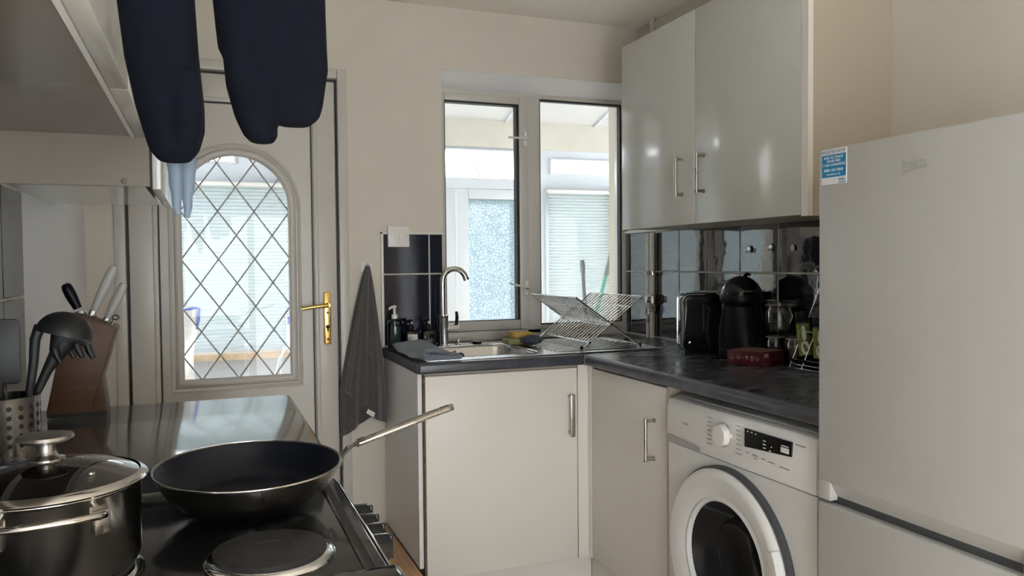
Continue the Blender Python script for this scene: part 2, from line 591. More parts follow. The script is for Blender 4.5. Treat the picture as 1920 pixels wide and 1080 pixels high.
# brass handle
hp = obj('handle_plate', MB().box(-1.409, -0.012, 0.935, -1.381, 0.0, 1.145), 'brass', d1, bevel=0.003, label='brass handle plate')
lv = MB().tube([(-1.396, -0.01, 1.094), (-1.396, -0.05, 1.094)], 0.009, 12)
lv.tube([(-1.396, -0.05, 1.094), (-1.42, -0.052, 1.092), (-1.46, -0.052, 1.088), (-1.502, -0.052, 1.082)], [0.009, 0.0085, 0.0075, 0.007], 12)
obj('lever', lv, 'brass', hp, smooth=50)
obj('keyhole', MB().lathe([(0.008, -0.0135), (0.008, -0.011)], (-1.394, 0, 1.005), 14, 'Y').box(-1.397, -.0135, .985, -1.391, -.011, 1.003), 'black_matt', hp)
for z in (1.062, 0.955):
    obj('screw', MB().lathe([(0.0045, -0.0138), (0.0045, -0.011)], (-1.394, 0, z), 12, 'Y'), 'black_matt', hp)

# ------------------------------------------------------------------ window_1 over the sink
w1 = struct('window_1', label='white casement window over the sink')
WY0, WY1 = 0.12, 0.19
obj('window_frame', MB().frame(-0.935, 0.90, XR, 2.034, 0.045, WY0, WY1, wt=0.022, wb=0.05, wr=0.028)
    .box(-0.462, WY0, 0.93, -0.396, WY1, 2.02).box(-0.397, WY0, 0.94, 0.034, WY1, 0.968), 'upvc', w1, bevel=0.003)
obj('sash_frame', MB().frame(-0.905, 0.952, -0.458, 2.012, 0.048, WY0 - .012, WY1 - .015, wb=0.044, wt=0.034, wr=0.046), 'upvc', w1, bevel=0.005)
obj('gasket', MB().frame(-0.858, 0.994, -0.503, 1.979, 0.004, WY0 - .008, WY0 + .03, wt=0.008, wr=0.013), 'gasket', w1)
obj('gasket', MB().frame(-0.397, 0.967, 0.033, 2.013, 0.004, WY0 + .001, WY0 + .03, wb=0.006, wt=0.008, wr=0.009), 'gasket', w1)
obj('pane', MB().box(-0.859, WY0 + .02, 0.993, -0.501, WY0 + .026, 1.980), 'pane', w1)
obj('pane', MB().box(-0.397, WY0 + .02, 0.975, 0.032, WY0 + .026, 2.014), 'pane', w1)
for hz, dz in ((1.822, 0.0), (1.142, 0.022)):
    h = obj('casement_handle', MB().box(-0.484, WY0 - .022, hz - .035, -0.466, WY0 - .010, hz + .035), 'white_plastic', w1, bevel=0.004)
    obj('lever', MB().tube([(-.474, WY0 - .02, hz - .004), (-.474, WY0 - .045, hz), (-.50, WY0 - .048, hz + dz * .25), (-.568, WY0 - .048, hz + dz)],
                           [.008, .0085, .008, .0065], 8, flat=.7), 'white_plastic', h, smooth=50)

# ------------------------------------------------------------------ tiles on the walls
def tile_wall(parent, axis, c, cols, rows, gap=0.0065, proud=0.003, m='tile_black'):
    """every tile its own piece, proud of the grout; axis X: tiles on a plane x=c facing -x (or +x when proud<0)"""
    cache = {}
    for (a0, a1) in cols:
        for (z0, z1) in rows:
            w_, h_ = round(a1 - a0 - gap, 4), round(z1 - z0 - gap, 4)
            if w_ <= 0.004 or h_ <= 0.004:
                continue
            key = (w_, h_)
            if key not in cache:
                t = abs(proud)
                mb = MB().box(-t / 2, -w_ / 2, -h_ / 2, t / 2, w_ / 2, h_ / 2) if axis == 'X' else MB().box(-w_ / 2, -t / 2, -h_ / 2, w_ / 2, t / 2, h_ / 2)
                cache[key] = mesh_of('tile', mb, m, 40, 0.0012, 1)
            p = ((c - proud / 2, (a0 + a1) / 2, (z0 + z1) / 2) if axis == 'X' else ((a0 + a1) / 2, c - proud / 2, (z0 + z1) / 2))
            copies('tile', cache[key], parent, [p])

js = [0.116, 0.071, -0.137, -0.345, -0.553, -0.762, -0.975, -1.188, -1.40, -1.61, -1.82]
cols = [(js[i + 1], js[i]) for i in range(len(js) - 1)]
obj('grout', MB().box(XR - .004, -1.82, 0.905, XR - .0005, 0.118, 1.398), 'grout', wall_right)
obj('grout', MB().box(XR - .004, -1.82, 1.398, XR - .0005, -0.36, 1.46), 'grout', wall_right)
tile_wall(wall_right, 'X', XR - .004, cols, [(0.915, 1.212), (1.212, 1.394)])
tile_wall(wall_right, 'X', XR - .004, cols[3:], [(1.398, 1.46)])
obj('tile_trim', MB().box(XR - .016, -0.36, 1.394, XR - .003, 0.118, 1.402), 'white_plastic', wall_right)
obj('grout', MB().box(-1.168, -.004, 0.905, -0.903, -.0005, 1.386), 'grout', wall_back)
tile_wall(wall_back, 'Y', -.004, [(-1.163, -0.965), (-0.965, -0.905)], [(0.915, 1.214), (1.214, 1.383)], m='tile_navy')
obj('tile_trim', MB().box(-1.172, -.012, 0.905, -1.164, -.001, 1.388).box(-1.172, -.012, 1.382, -.899, -.001, 1.388), 'white_plastic', wall_back)
wl_ = bpy.data.objects['wall_left']
obj('grout', MB().box(XL + .0005, -2.62, 0.905, XL + .004, -1.10, 1.53), 'grout', wl_)
jl = [-1.10 - .21 * i for i in range(8)]
tile_wall(wl_, 'X', XL + .004, [(jl[i + 1], jl[i]) for i in range(7)], [(0.915, 1.188), (1.188, 1.436)], proud=-.003, m='tile_smoke')

# ================================================================== LARGE UNITS
# ---- sink base cabinet
CF = -0.58       # front plane of sink door
c = thing('sink_cabinet', 'cream sink base cabinet with wide single door beside the towel', 'cabinet', (-0.85, -0.3, 0))
obj('end_panel', MB().box(-1.165, -0.562, 0.175, -1.147, -0.001, 0.868), 'panel_grey', c, label='pale grey end panel')
obj('body', MB().box(-1.147, -0.56, 0.13, -0.53, -0.01, 0.62), 'cabinet_side', c)
obj('top_rail', MB().box(-1.147, -0.563, 0.80, -0.53, -0.545, 0.872), 'cabinet_side', c)
obj('chipped_edge', MB().box(-1.150, -0.5785, 0.14, -1.1435, -0.562, 0.866), 'chip_edge', c)
dr = obj('door', MB().box(-1.1425, CF, 0.135, -0.552, -0.563, 0.860), 'cabinet_cream', c, bevel=0.003)
obj('corner_post', MB().prism([(-.5505, -.583), (-.514, -.583), (-.510, -.586), (-.508, -.604), (-.488, -.604), (-.488, -.563), (-.5505, -.563)], 'Z', 0.135, 0.872), 'cabinet_cream', c)
obj('plinth', MB().box(-1.14, -0.53, 0.0, -0.471, -0.515, 0.132), 'cabinet_cream', c)
hb = MB().box(-0.594, CF - .034, 0.605, -0.576, CF - .027, 0.765)
obj('handle', hb, 'steel', dr, bevel=0.002)
for z in (0.618, 0.752):
    obj('handle_post', MB().tube([(-0.585, CF, z), (-0.585, CF - .028, z)], 0.006, 10), 'steel', dr, smooth=40)

# ---- corner base cabinet under the right worktop
CX = -0.505
c = thing('corner_cabinet', 'cream base cabinet between the sink cabinet and the washing machine', 'cabinet', (-0.25, -0.85, 0))
obj('body', MB().box(-0.487, -1.135, 0.13, 0.045, -0.62, 0.868), 'cabinet_side', c)
dr = obj('door', MB().box(CX, -1.128, 0.138, CX + .018, -0.606, 0.858), 'cabinet_cream', c, bevel=0.003)
obj('gable', MB().box(CX - .002, -1.148, 0.0, 0.04, -1.132, 0.868), 'cabinet_side', c)
obj('plinth', MB().box(-0.47, -1.13, 0.0, -0.455, -0.532, 0.134), 'cabinet_cream', c)

def bar_handle(parent, x, y, z0, z1, out=0.034, r=0.006, dx=-1):
    xb = x + dx * out
    obj('handle', MB().tube([(xb, y, z0), (xb, y, z1)], r, 12), 'steel', parent, smooth=40)
    for z in (z0 + .008, z1 - .008):
        obj('handle_post', MB().tube([(x, y, z), (xb, y, z)], r * .85, 12).lathe([(r * 1.25, -.004 if dx < 0 else 0), (r * 1.25, 0 if dx < 0 else .004)], (x, y, z), 12, 'X'), 'steel', parent, smooth=40)
bar_handle(dr, CX, -1.055, 0.610, 0.750)

# ---- worktops
wt = thing('sink_worktop', 'black laminate worktop that holds the steel sink', 'worktop', (-0.55, -0.3, 0.872))
obj('front_edge', MB().box(-1.172, -0.608, 0.872, -0.535, -0.565, 0.910), 'worktop_edge', wt, bevel=0.009, seg=3)
tp = MB().box(-1.172, -0.5655, 0.873, -1.075, -0.002, 0.9095).box(-1.075, -0.5655, 0.873, -0.655, -0.492, 0.9095)
tp.box(-1.075, -0.095, 0.873, -0.655, -0.002, 0.9095).box(-0.655, -0.6, 0.873, XR - .008, -0.002, 0.9095)
tp.box(-0.9, -0.002, 0.873, XR - .002, 0.125, 0.9095)
obj('top', tp, 'worktop', wt)
obj('end_strip', MB().box(-1.1745, -0.60, 0.874, -1.172, -0.002, 0.908), 'worktop_edge', wt)
wr_ = thing('corner_worktop', 'black laminate worktop over the washing machine and corner cabinet', 'worktop', (-0.25, -1.2, 0.872))
obj('top', MB().box(-0.512, -1.83, 0.8725, XR - .008, -0.6035, 0.910), 'worktop', wr_)
prof = []
for i in range(9):
    a = PI / 2 + PI / 2 * i / 8
    prof.append((-0.516 + .019 * math.cos(a), 0.891 + .019 * math.sin(a)))
prof += [(-0.535, 0.876), (-0.531, 0.872), (-0.512, 0.872), (-0.512, 0.910)]
obj('front_edge', MB().prism(prof, 'Y', -1.83, -0.6035), 'worktop_edge', wr_, smooth=60)
obj('joint_strip', MB().box(-0.537, -0.609, 0.871, XR - .009, -0.6036, 0.9108), 'steel', wr_)
wl3 = thing('left_worktop', 'glossy speckled dark worktop reflecting the leaded door', 'worktop', (-1.95, -1.4, 0.872))
obj('top', MB().prism(rrect(-2.252, -1.797, -1.648, -1.078, 0.022, 5), 'Z', 0.872, 0.910), 'worktop_granite', wl3, bevel=0.005, seg=3)
obj('cut_edge', MB().box(-2.25, -1.8025, 0.873, -1.652, -1.7972, 0.909), 'gasket', wl3)
c = thing('left_base_cabinet', 'cream base cabinet under the glossy speckled worktop', 'cabinet', (-1.95, -1.4, 0))
obj('body', MB().box(-2.25, -1.79, 0.13, -1.685, -1.095, 0.870), 'cabinet_side', c)
for y0, y1 in ((-1.787, -1.445), (-1.441, -1.098)):
    dr = obj('door', MB().box(-1.685, y0, 0.138, -1.667, y1, 0.858), 'cabinet_cream', c, bevel=0.003)
    bar_handle(dr, -1.667, (y0 + y1) / 2, 0.62, 0.76, dx=1)
obj('plinth', MB().box(-2.2, -1.79, 0.0, -1.73, -1.095, 0.13), 'cabinet_cream', c)

# ---- upper cabinet on the right wall
UX, UY0, UY1, UZ0, UZ1 = -0.25, -1.452, -0.392, 1.388, 2.132
c = thing('wall_cabinet', 'glossy pale grey two-door wall cabinet above the black tiles', 'cabinet', (-0.1, -0.92, UZ0))
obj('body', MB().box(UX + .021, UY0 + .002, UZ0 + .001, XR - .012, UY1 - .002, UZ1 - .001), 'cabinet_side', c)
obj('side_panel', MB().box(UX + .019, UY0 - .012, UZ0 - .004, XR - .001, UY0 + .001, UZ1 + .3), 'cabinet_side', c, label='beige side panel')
obj('front_edge_strip', MB().box(UX, UY0 - .013, UZ0 - .004, UX + .018, UY0 + .014, UZ1 + .3), 'cabinet_cream', c)
d_a = obj('door', MB().box(UX, -0.908, UZ0, UX + .018, UY1, UZ1), 'cabinet_gloss', c, bevel=0.002)
d_b = obj('door', MB().box(UX, UY0 + .016, UZ0, UX + .018, -0.912, UZ1), 'cabinet_gloss', c, bevel=0.002)
bar_handle(d_a, UX, -0.853 + .02, 1.489, 1.630, out=0.03)
bar_handle(d_b, UX, -0.962, 1.490, 1.628, out=0.03)

# ---- left wall cabinets
c = thing('tall_wall_cabinet', 'white wall cabinet with lower side panel and round screw cap', 'cabinet', (-2.1, -1.0, 1.437))
obj('body', MB().box(XL + .001, -1.285, 1.439, -1.977, -0.66, 2.25), 'cabinet_gloss', c)
sp = obj('side_panel', MB().box(XL + .001, -1.301, 1.437, -1.965, -1.286, 2.25), 'hood_laminate_shaded', c)
obj('screw_cap', MB().lathe([(0.0, -.0035), (0.004, -.003), (0.0062, -.001), (0.0062, 0)], (-2.018, -1.301, 1.447), 16, 'Y'), 'hood_laminate_shaded', sp, smooth=50)
obj('shadow_gap', MB().box(-1.9645, -1.300, 1.436, -1.9605, -0.66, 2.25), 'gasket', c)
obj('door', MB().box(-1.960, -1.304, 1.430, -1.941, -0.655, 2.25), 'cabinet_gloss', c, bevel=0.002)
c = thing('hood_cabinet', 'white wall cabinet over the cooker with shade coloured into its shiny underside', 'cabinet', (-2.1, -2.1, 1.55))
obj('body', MB().box(XL + .001, -2.86, 1.548, -2.002, -1.303, 2.25), 'hood_gloss_shaded', c)
obj('front_rail', MB().box(-2.001, -2.86, 1.544, -1.993, -1.303, 2.25), 'panel_grey', c)
for y0, y1 in ((-1.824, -1.306), (-2.342, -1.828), (-2.86, -2.346)):
    obj('door', MB().box(-1.992, y0, 1.545, -1.964, y1, 2.25), 'cabinet_gloss', c, bevel=0.002)

# ---- fridge freezer
FX = -0.55
c = thing('fridge_freezer', 'white two-door fridge freezer beside the washing machine', 'fridge', (-0.25, -2.1, 0))
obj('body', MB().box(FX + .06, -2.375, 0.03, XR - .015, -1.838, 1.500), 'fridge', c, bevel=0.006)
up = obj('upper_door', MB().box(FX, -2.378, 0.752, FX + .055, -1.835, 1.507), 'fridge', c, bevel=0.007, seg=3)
obj('upper_door_foot', MB().box(FX, -1.874, 0.712, FX + .055, -1.835, 0.758), 'fridge', up, bevel=0.004)
obj('upper_door_foot', MB().box(FX, -2.378, 0.712, FX + .055, -2.325, 0.758), 'fridge', up, bevel=0.004)
gr = MB().prism([(FX + .001, 0.757), (FX + .03, 0.757), (FX + .03, 0.722), (FX + .022, 0.722)], 'Y', -2.325, -1.874)
obj('grip_recess', gr, 'fridge', up)
obj('door_seal', MB().box(FX + .022, -2.37, 0.700, FX + .05, -1.845, 0.723), 'rubber_seal', c)
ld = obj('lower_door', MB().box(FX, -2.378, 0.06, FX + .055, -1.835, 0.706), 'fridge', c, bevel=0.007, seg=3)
obj('foot', MB().box(FX + .08, -2.36, 0.0, FX + .12, -2.32, 0.03), 'black_plastic', c)
obj('foot', MB().box(FX + .08, -1.89, 0.0, FX + .12, -1.85, 0.03), 'black_plastic', c)
RX = (PI / 2, 0, -PI / 2)          # lettering that faces -x
text('logo', 'beko', 0.030, (FX - .0006, -2.066, 1.438), RX, 'logo_grey', up, sx=0.95)
obj('logo_swoosh', MB().loft([[(FX - .001, -2.066, 1.4285), (FX - .001, -2.066, 1.4315), (FX - .0002, -2.066, 1.4315), (FX - .0002, -2.066, 1.4285)],
                              [(FX - .001, -2.126, 1.436), (FX - .001, -2.126, 1.440), (FX - .0002, -2.126, 1.440), (FX - .0002, -2.126, 1.436)]]), 'logo_grey', up)
s = obj('sticker', MB().box(FX - .0012, -1.921, 1.425, FX - .0002, -1.846, 1.503), 'sticker_white', up, label='blue and white registration sticker')
obj('sticker_band', MB().box(FX - .0018, -1.919, 1.441, FX - .0011, -1.848, 1.4905), 'sticker_blue', s)
for tx, sz, z, m_, y in (('REGISTER NOW', 0.0098, 1.4935, 'sticker_ink', -1.8835), ('AND ACTIVATE', 0.0082, 1.4815, 'label_white', -1.8835),
                         ('YOUR FREE', 0.0082, 1.4735, 'label_white', -1.8835), ('2 YEAR GUARANTEE', 0.0074, 1.4655, 'label_white', -1.8835),
                         ('0800 1567 8843', 0.0088, 1.4535, 'label_white', -1.8835), ('www.beko.co.uk', 0.006, 1.4455, 'label_white', -1.8835),
                         ('beko', 0.0095, 1.4315, 'sticker_blue', -1.908)):
    text('lettering', tx, sz, (FX - .0021, y, z), RX, m_, s, 0.0002, 'CENTER')
obj('sticker_swoosh', MB().box(FX - .0018, -1.919, 1.427, FX - .0011, -1.898, 1.4288), 'sticker_blue', s)

# ---- washing machine
WX = -0.53
c = thing('washing_machine', 'white front-loading washing machine under the corner worktop', 'washing machine', (-0.25, -1.49, 0))
obj('body', MB().box(WX + .13, -1.806, 0.02, 0.02, -1.168, 0.700).box(WX + .03, -1.806, .02, WX + .13, -1.79, .70).box(WX + .03, -1.184, .02, WX + .13, -1.168, .70), 'appliance', c)
bm = bmesh.new()
es = []
for lp in ([(-1.806, .02), (-1.168, .02), (-1.168, .70), (-1.806, .70)], [(-1.465 + .20 * math.cos(2 * PI * i / 48), .425 + .20 * math.sin(2 * PI * i / 48)) for i in range(48)]):
    vs = [bm.verts.new((WX + .006 - wl(c).x, p[0] - wl(c).y, p[1])) for p in lp]
    for i in range(len(vs)):
        es.append(bm.edges.new((vs[i], vs[(i + 1) % len(vs)])))
bmesh.ops.triangle_fill(bm, use_beauty=True, edges=es, normal=(-1, 0, 0))
ex = bmesh.ops.extrude_face_region(bm, geom=bm.faces[:])
bmesh.ops.translate(bm, vec=(.025, 0, 0), verts=[g for g in ex['geom'] if isinstance(g, bmesh.types.BMVert)])
bmesh.ops.recalc_face_normals(bm, faces=bm.faces)
pme = bpy.data.meshes.new('front_panel')
bm.to_mesh(pme)
bm.free()
pme.materials.append(MATS['appliance'])
fp = bpy.data.objects.new('front_panel', pme)
COL.objects.link(fp)
fp.parent = c
obj('lid', MB().box(WX + .035, -1.806, 0.820, 0.02, -1.168, 0.846), 'appliance', c, bevel=0.008)
fa = MB().prism([(WX, 0.704), (WX + .003, 0.815), (WX + .012, 0.836), (WX + .032, 0.842), (WX + .06, 0.842), (WX + .06, 0.704)], 'Y', -1.808, -1.166)
fa = obj('fascia', fa, 'appliance', c, bevel=0.003, smooth=40)
obj('panel_gap', MB().box(WX + .012, -1.804, 0.699, WX + .05, -1.17, 0.705), 'appliance_grey', c)
xf = WX - .0012
obj('drawer', MB().prism([(-1.344, 0.704), (-1.175, 0.706), (-1.172, 0.722), (-1.180, 0.728), (-1.344, 0.716)], 'X', WX - .003, WX + .004), 'appliance_grey', fa)
obj('display', MB().prism([(-1.726, 0.778), (-1.548, 0.766), (-1.548, 0.815), (-1.728, 0.815)], 'X', WX - .002, WX + .003), 'black_gloss', fa)
ds = bpy.data.objects['display']
obj('display_key', MB().box(WX - .0032, -1.719, 0.783, WX - .002, -1.690, 0.796), 'label_white', ds)
for y, z, w_ in ((-1.562, .809, .006), (-1.578, .809, .006), (-1.594, .808, .005), (-1.628, .797, .010), (-1.628, .788, .010), (-1.628, .779, .010),
                 (-1.655, .787, .004), (-1.650, .776, .006), (-1.705, .800, .026)):
    obj('display_mark', MB().box(WX - .003, y - w_ / 2, z - .0012, WX - .002, y + w_ / 2, z + .0012), 'label_white', ds)
kn = MB().lathe([(0.034, 0.002), (0.0335, -.003), (0.031, -.003)], (WX, -1.455, 0.778), 40, 'X')
kn = obj('knob_ring', kn, 'chrome', fa, smooth=40)
obj('knob', MB().lathe([(0.030, -.002), (0.029, -.016), (0.027, -.019), (0.0, -.020)], (WX, -1.455, 0.778), 40, 'X'), 'white_plastic', kn, smooth=40)
for side in (-1, 1):
    for k in range(7):
        z = 0.815 - k * .0125
        yc = -1.455 - side * (0.053 + .012 * math.sin(k / 6 * PI) * .4)
        ln = (.020, .018, .022, .016, .020, .022, .026)[k]
        ya, yb = yc, yc - side * ln
        obj('programme_mark', MB().box(xf, min(ya, yb), z - .0009, xf + .001, max(ya, yb), z + .0009), 'appliance_ink', fa)
for y0, z, ln in ((-1.552, .752, .012), (-1.578, .751, .022), (-1.615, .749, .012), (-1.642, .747, .022), (-1.685, .744, .034), (-1.585, .743, .012), (-1.740, .812, .034)):
    obj('button_mark', MB().box(xf, y0 - ln, z - .001, xf + .001, y0, z + .001), 'appliance_ink', fa)
text('maker_name', 'LOGIK', 0.0105, (xf, -1.252, 0.771), RX, 'appliance_ink', fa, 0.0002)
DC = (WX, -1.465, 0.425)
dp = [(0.262, 0.006), (0.262, -.004), (0.256, -.016), (0.248, -.024), (0.236, -.027), (0.192, -.014), (0.182, -.010), (0.172, -.013), (0.167, -.010), (0.164, 0.03)]
obj('door_gap_shade', MB().lathe([(0.266, 0.006), (0.266, -.010), (0.258, -.014), (0.250, -.004)], (DC[0], DC[1] - .009, DC[2] + .001), 72, 'X', False, False), 'rubber_seal', c, smooth=50)  # dark gap ring, shifted sideways to put shade on one side
do = obj('door', MB().lathe(dp, DC, 72, 'X', False, False), 'appliance', c, smooth=35)
obj('door_glass', MB().lathe([(0.168, 0.010), (0.160, 0.022), (0.130, 0.062), (0.115, 0.070), (0.108, 0.064), (0.100, 0.074), (0.06, 0.092), (0.0, 0.098)], (DC[0] - .012, DC[1], DC[2]), 64, 'X', False, True), 'porthole', do, smooth=60)
arc = [math.radians(a) for a in range(-34, 27, 4)]
hl = [[(DC[0] - h_, DC[1] - r_ * math.cos(a), DC[2] + r_ * math.sin(a)) for r_, h_ in ((0.262, 0.004), (0.260, 0.020), (0.250, 0.031), (0.232, 0.031), (0.205, 0.022), (0.205, 0.014), (0.235, 0.014))] for a in arc]
obj('door_grip', MB().loft(hl), 'appliance', do, smooth=35)

# ---- cooker
CYN, CYF, CFX = -2.335, -1.806, -1.6325
HZ = 0.868      # hob surface, a little below the worktop
c = thing('cooker', 'black freestanding electric cooker with solid hot plates', 'cooker', (-1.95, -2.1, 0))
obj('body', MB().box(-2.245, CYN + .01, 0.0, CFX - .035, CYF - .004, HZ - .023), 'black_enamel', c)
hob = obj('hob', MB().box(-2.25, CYN, HZ - .023, CFX - .0055, CYF, HZ), 'black_enamel', c, bevel=0.006, seg=3)
obj('front_trim', MB().box(CFX - .0055, CYN + .05, HZ - .022, CFX - .002, CYF, HZ - .0015), 'chrome', hob, bevel=0.0015, label='chrome front trim')
obj('lid_channel', MB().box(-1.667, -2.270, HZ - .0002, -1.657, -1.83, HZ + .0012), 'gasket', hob)
obj('lid_channel_edge', MB().box(-1.671, -2.270, HZ - .0002, -1.667, -1.83, HZ + .0018), 'black_gloss', hob)
obj('lid_channel_edge', MB().box(-1.657, -2.270, HZ - .0002, -1.6535, -1.83, HZ + .0018), 'black_gloss', hob)
obj('end_rail', MB().box(-2.25, -2.352, HZ - .018, CFX + .004, -2.283, HZ + .012), 'black_gloss', hob, bevel=0.012, seg=4)
obj('control_panel', MB().box(CFX - .035, CYN + .01, HZ - .115, CFX - .006, CYF - .004, HZ - .023), 'black_enamel', c, bevel=0.004)
obj('oven_door', MB().box(CFX - .04, CYN + .015, 0.12, CFX - .004, CYF - .008, HZ - .125), 'black_gloss', c, bevel=0.006)
oh = HZ - .17
obj('oven_handle', MB().tube([(CFX + .03, -2.29, oh), (CFX + .03, -1.85, oh)], 0.009, 12), 'chrome', c, smooth=50)
for y in (-2.27, -1.87):
    obj('handle_post', MB().tube([(CFX - .01, y, oh), (CFX + .03, y, oh)], .007, 10), 'chrome', c, smooth=50)
for y in (-1.876, -1.930, -1.983, -2.039, -2.257):
    kb = obj('control_knob', MB().lathe([(0.025, -.002), (0.025, 0.011), (0.0228, 0.016), (0.022, 0.044), (0.0195, 0.048), (0, 0.048)], (CFX - .005, y, 0.811), 24, 'X'), 'black_gloss', c, smooth=40)
    obj('knob_grip', MB().box(CFX + .040, y - .004, 0.792, CFX + .049, y + .004, 0.830), 'black_gloss', kb, bevel=0.002)
for (x, y, r) in ((-1.7795, -2.177, 0.0735), (-1.794, -1.895, 0.0735), (-2.040, -2.148, 0.096), (-2.06, -1.90, 0.0735)):
    rg = obj('plate_ring', MB().lathe([(r + .011, HZ - .001), (r + .011, HZ + .0035), (r + .006, HZ + .008), (r, HZ + .009), (r - .002, HZ + .0045)], (x, y, 0), 48), 'chrome', hob, smooth=50)
    obj('hot_plate', MB().lathe([(r - .001, HZ - .001), (r - .001, HZ + .014), (r - .004, HZ + .0155), (r * .35, HZ + .0155), (r * .33, HZ + .014), (0, HZ + .014)], (x, y, 0), 48), 'plate_iron', rg, smooth=35)

# ================================================================== THINGS ON THE COOKER
# frying pan, slightly tilted on the rear plate
KS = 1.114
PC = (-1.793, -1.940, 0.886)
c = thing('frying_pan', 'wide steel frying pan with dark non-stick inside and long handle', 'frying pan', PC)
tiltm = Matrix.Rotation(math.radians(2.2), 3, 'X')
def pan(prof):
    return MB().lathe([(a_ * KS, b_ * KS) for a_, b_ in prof], PC, 72, cap0=False, cap1=False)
po_ = pan([(0.0, 0.0), (0.088, 0.0), (0.098, 0.003), (0.112, 0.018), (0.122, 0.034), (0.1285, 0.047), (0.1292, 0.0485), (0.1278, 0.0492), (0.1262, 0.0482)]).rot(PC, tiltm)
obj('pan_body', po_, 'pan_out', c, smooth=40)
pi_ = pan([(0.1264, 0.0478), (0.119, 0.034), (0.109, 0.019), (0.094, 0.0055), (0.084, 0.0035), (0.0, 0.0035)]).rot(PC, tiltm)
obj('pan_lining', pi_, 'nonstick', c, smooth=50)
obj('pan_rim', MB().tube([(PC[0] + .1285 * KS * math.cos(a), PC[1] + .1285 * KS * math.sin(a), PC[2] + .0487 * KS) for a in [2 * PI * i / 72 for i in range(72)]], 0.0016, 6, closed=True).rot(PC, tiltm), 'steel_polished', c, smooth=60)
ha = math.radians(3)
def hpnt(r, z):
    return Vector((PC[0] + r * KS * math.cos(ha), PC[1] + r * KS * math.sin(ha), PC[2] + z * KS))
hs = [hpnt(.126, .030), hpnt(.1315, .036), hpnt(.134, .047), hpnt(.142, .056), hpnt(.158, .0625), hpnt(.185, .070), hpnt(.23, .083), hpnt(.27, .0945), hpnt(.295, .1010), hpnt(.305, .1035), hpnt(.311, .1050)]
hw = [.010, .010, .009, .008, .008, .009, .0105, .0112, .0105, .008, .003]
hd = Vector((-math.sin(ha), math.cos(ha), 0))
loops = []
for i, p in enumerate(hs):
    d = (hs[min(i + 1, len(hs) - 1)] - hs[max(i - 1, 0)]).normalized()
    n_ = hd.cross(d).normalized()
    if n_.z < 0 and i > 3:
        n_ = -n_
    t_ = (.0026, .0026, .0034, .0048)[i] if i < 4 else .0060
    loops.append([p + hd * (hw[i] * math.cos(a)) + n_ * (t_ * math.sin(a)) for a in [2 * PI * k / 12 for k in range(12)]])
hn = obj('handle', MB().loft(loops), 'steel', c, smooth=50)
def slot(r0, r1, z0, z1, w):
    a, b = hpnt(r0, z0), hpnt(r1, z1)
    return MB().loft([[p + hd * (w * math.cos(q)) + Vector((0, 0, 1)) * (.0070 * math.sin(q)) for q in [2 * PI * k / 10 for k in range(10)]] for p in (a, a.lerp(b, .1), a.lerp(b, .9), b)])
obj('handle_slot', slot(.288, .302, .0993, .1028, .0036), 'black_matt', hn)
obj('handle_slot', slot(.156, .166, .0622, .065, .0032), 'black_matt', hn)
for dz, dy in ((.034, .008), (.034, -.008)):
    p = hpnt(.1215, dz) + hd * dy
    obj('rivet', MB().lathe([(0.0, -.003), (.0035, -.0015), (.004, .002)], (p.x, p.y, p.z), 12, 'X'), 'chrome', hn, smooth=60)

# saucepan with glass lid
def kz(p):
    return [(a_ * KS, b_ * KS) for a_, b_ in p]
QC = (-2.041, -2.148, 0.8838)
c = thing('stockpot', 'shiny stainless steel saucepan with glass lid and round knob', 'saucepan', QC)
obj('pot_body', MB().lathe(kz([(0.0, 0.0), (0.084, 0.0), (0.091, 0.003), (0.0945, 0.012), (0.0955, 0.090), (0.0985, 0.0935), (0.0985, 0.095), (0.094, 0.095), (0.0935, 0.013), (0, 0.010)]), QC, 72, cap0=False, cap1=False), 'steel_polished', c, smooth=40)
for sx, ang in ((1, math.radians(-80)), (1, math.radians(100))):
    def hh(r, t, z):
        return (QC[0] + KS * (r * math.cos(ang) - t * math.sin(ang)), QC[1] + KS * (r * math.sin(ang) + t * math.cos(ang)), QC[2] + KS * z)
    pts = [hh(.082, -.050, .074), hh(.100, -.050, .078), hh(.114, -.044, .081), hh(.120, -.020, .082), hh(.120, .020, .082), hh(.114, .044, .081), hh(.100, .050, .078), hh(.082, .050, .074)]
    hdl = obj('side_handle', MB().tube(pts, .0042, 10), 'steel_polished', c, smooth=60)
    for t in (-.050, .050):
        pp = hh(.0835, t * .96, .068)
        mb = MB().box(-.002, -.010, -.016, .003, .010, .012)
        rm = Matrix.Rotation(ang + math.asin(t / .096), 3, 'Z')
        mb.v = [tuple(rm @ Vector(v_) + Vector(pp)) for v_ in mb.v]
        obj('handle_bracket', mb, 'steel', hdl, bevel=.001)
lidp = [(0.101, 0.0965), (0.099, 0.100), (0.090, 0.104), (0.070, 0.112), (0.045, 0.1185), (0.018, 0.122)]
ldo = obj('glass_lid', MB().lathe(kz(lidp + [(0.018, 0.1195), (0.045, 0.116), (0.070, 0.1095), (0.090, 0.1015), (0.097, 0.0975)]), QC, 72, cap0=False, cap1=False), 'lid_glass', c, smooth=50)
obj('lid_rim', MB().lathe(kz([(0.094, 0.0955), (0.1015, 0.0950), (0.1030, 0.0972), (0.1015, 0.1000), (0.0950, 0.1035)]), QC, 72, cap0=False, cap1=False), 'steel_polished', ldo, smooth=50)
kb = obj('lid_knob', MB().lathe(kz([(0.019, 0.120), (0.019, 0.1235), (0.012, 0.126), (0.0085, 0.131), (0.010, 0.139), (0.023, 0.1420), (0.0285, 0.1455), (0.0275, 0.149), (0.016, 0.1515), (0, 0.152)]), QC, 40, cap0=True, cap1=False), 'steel', ldo, smooth=50)
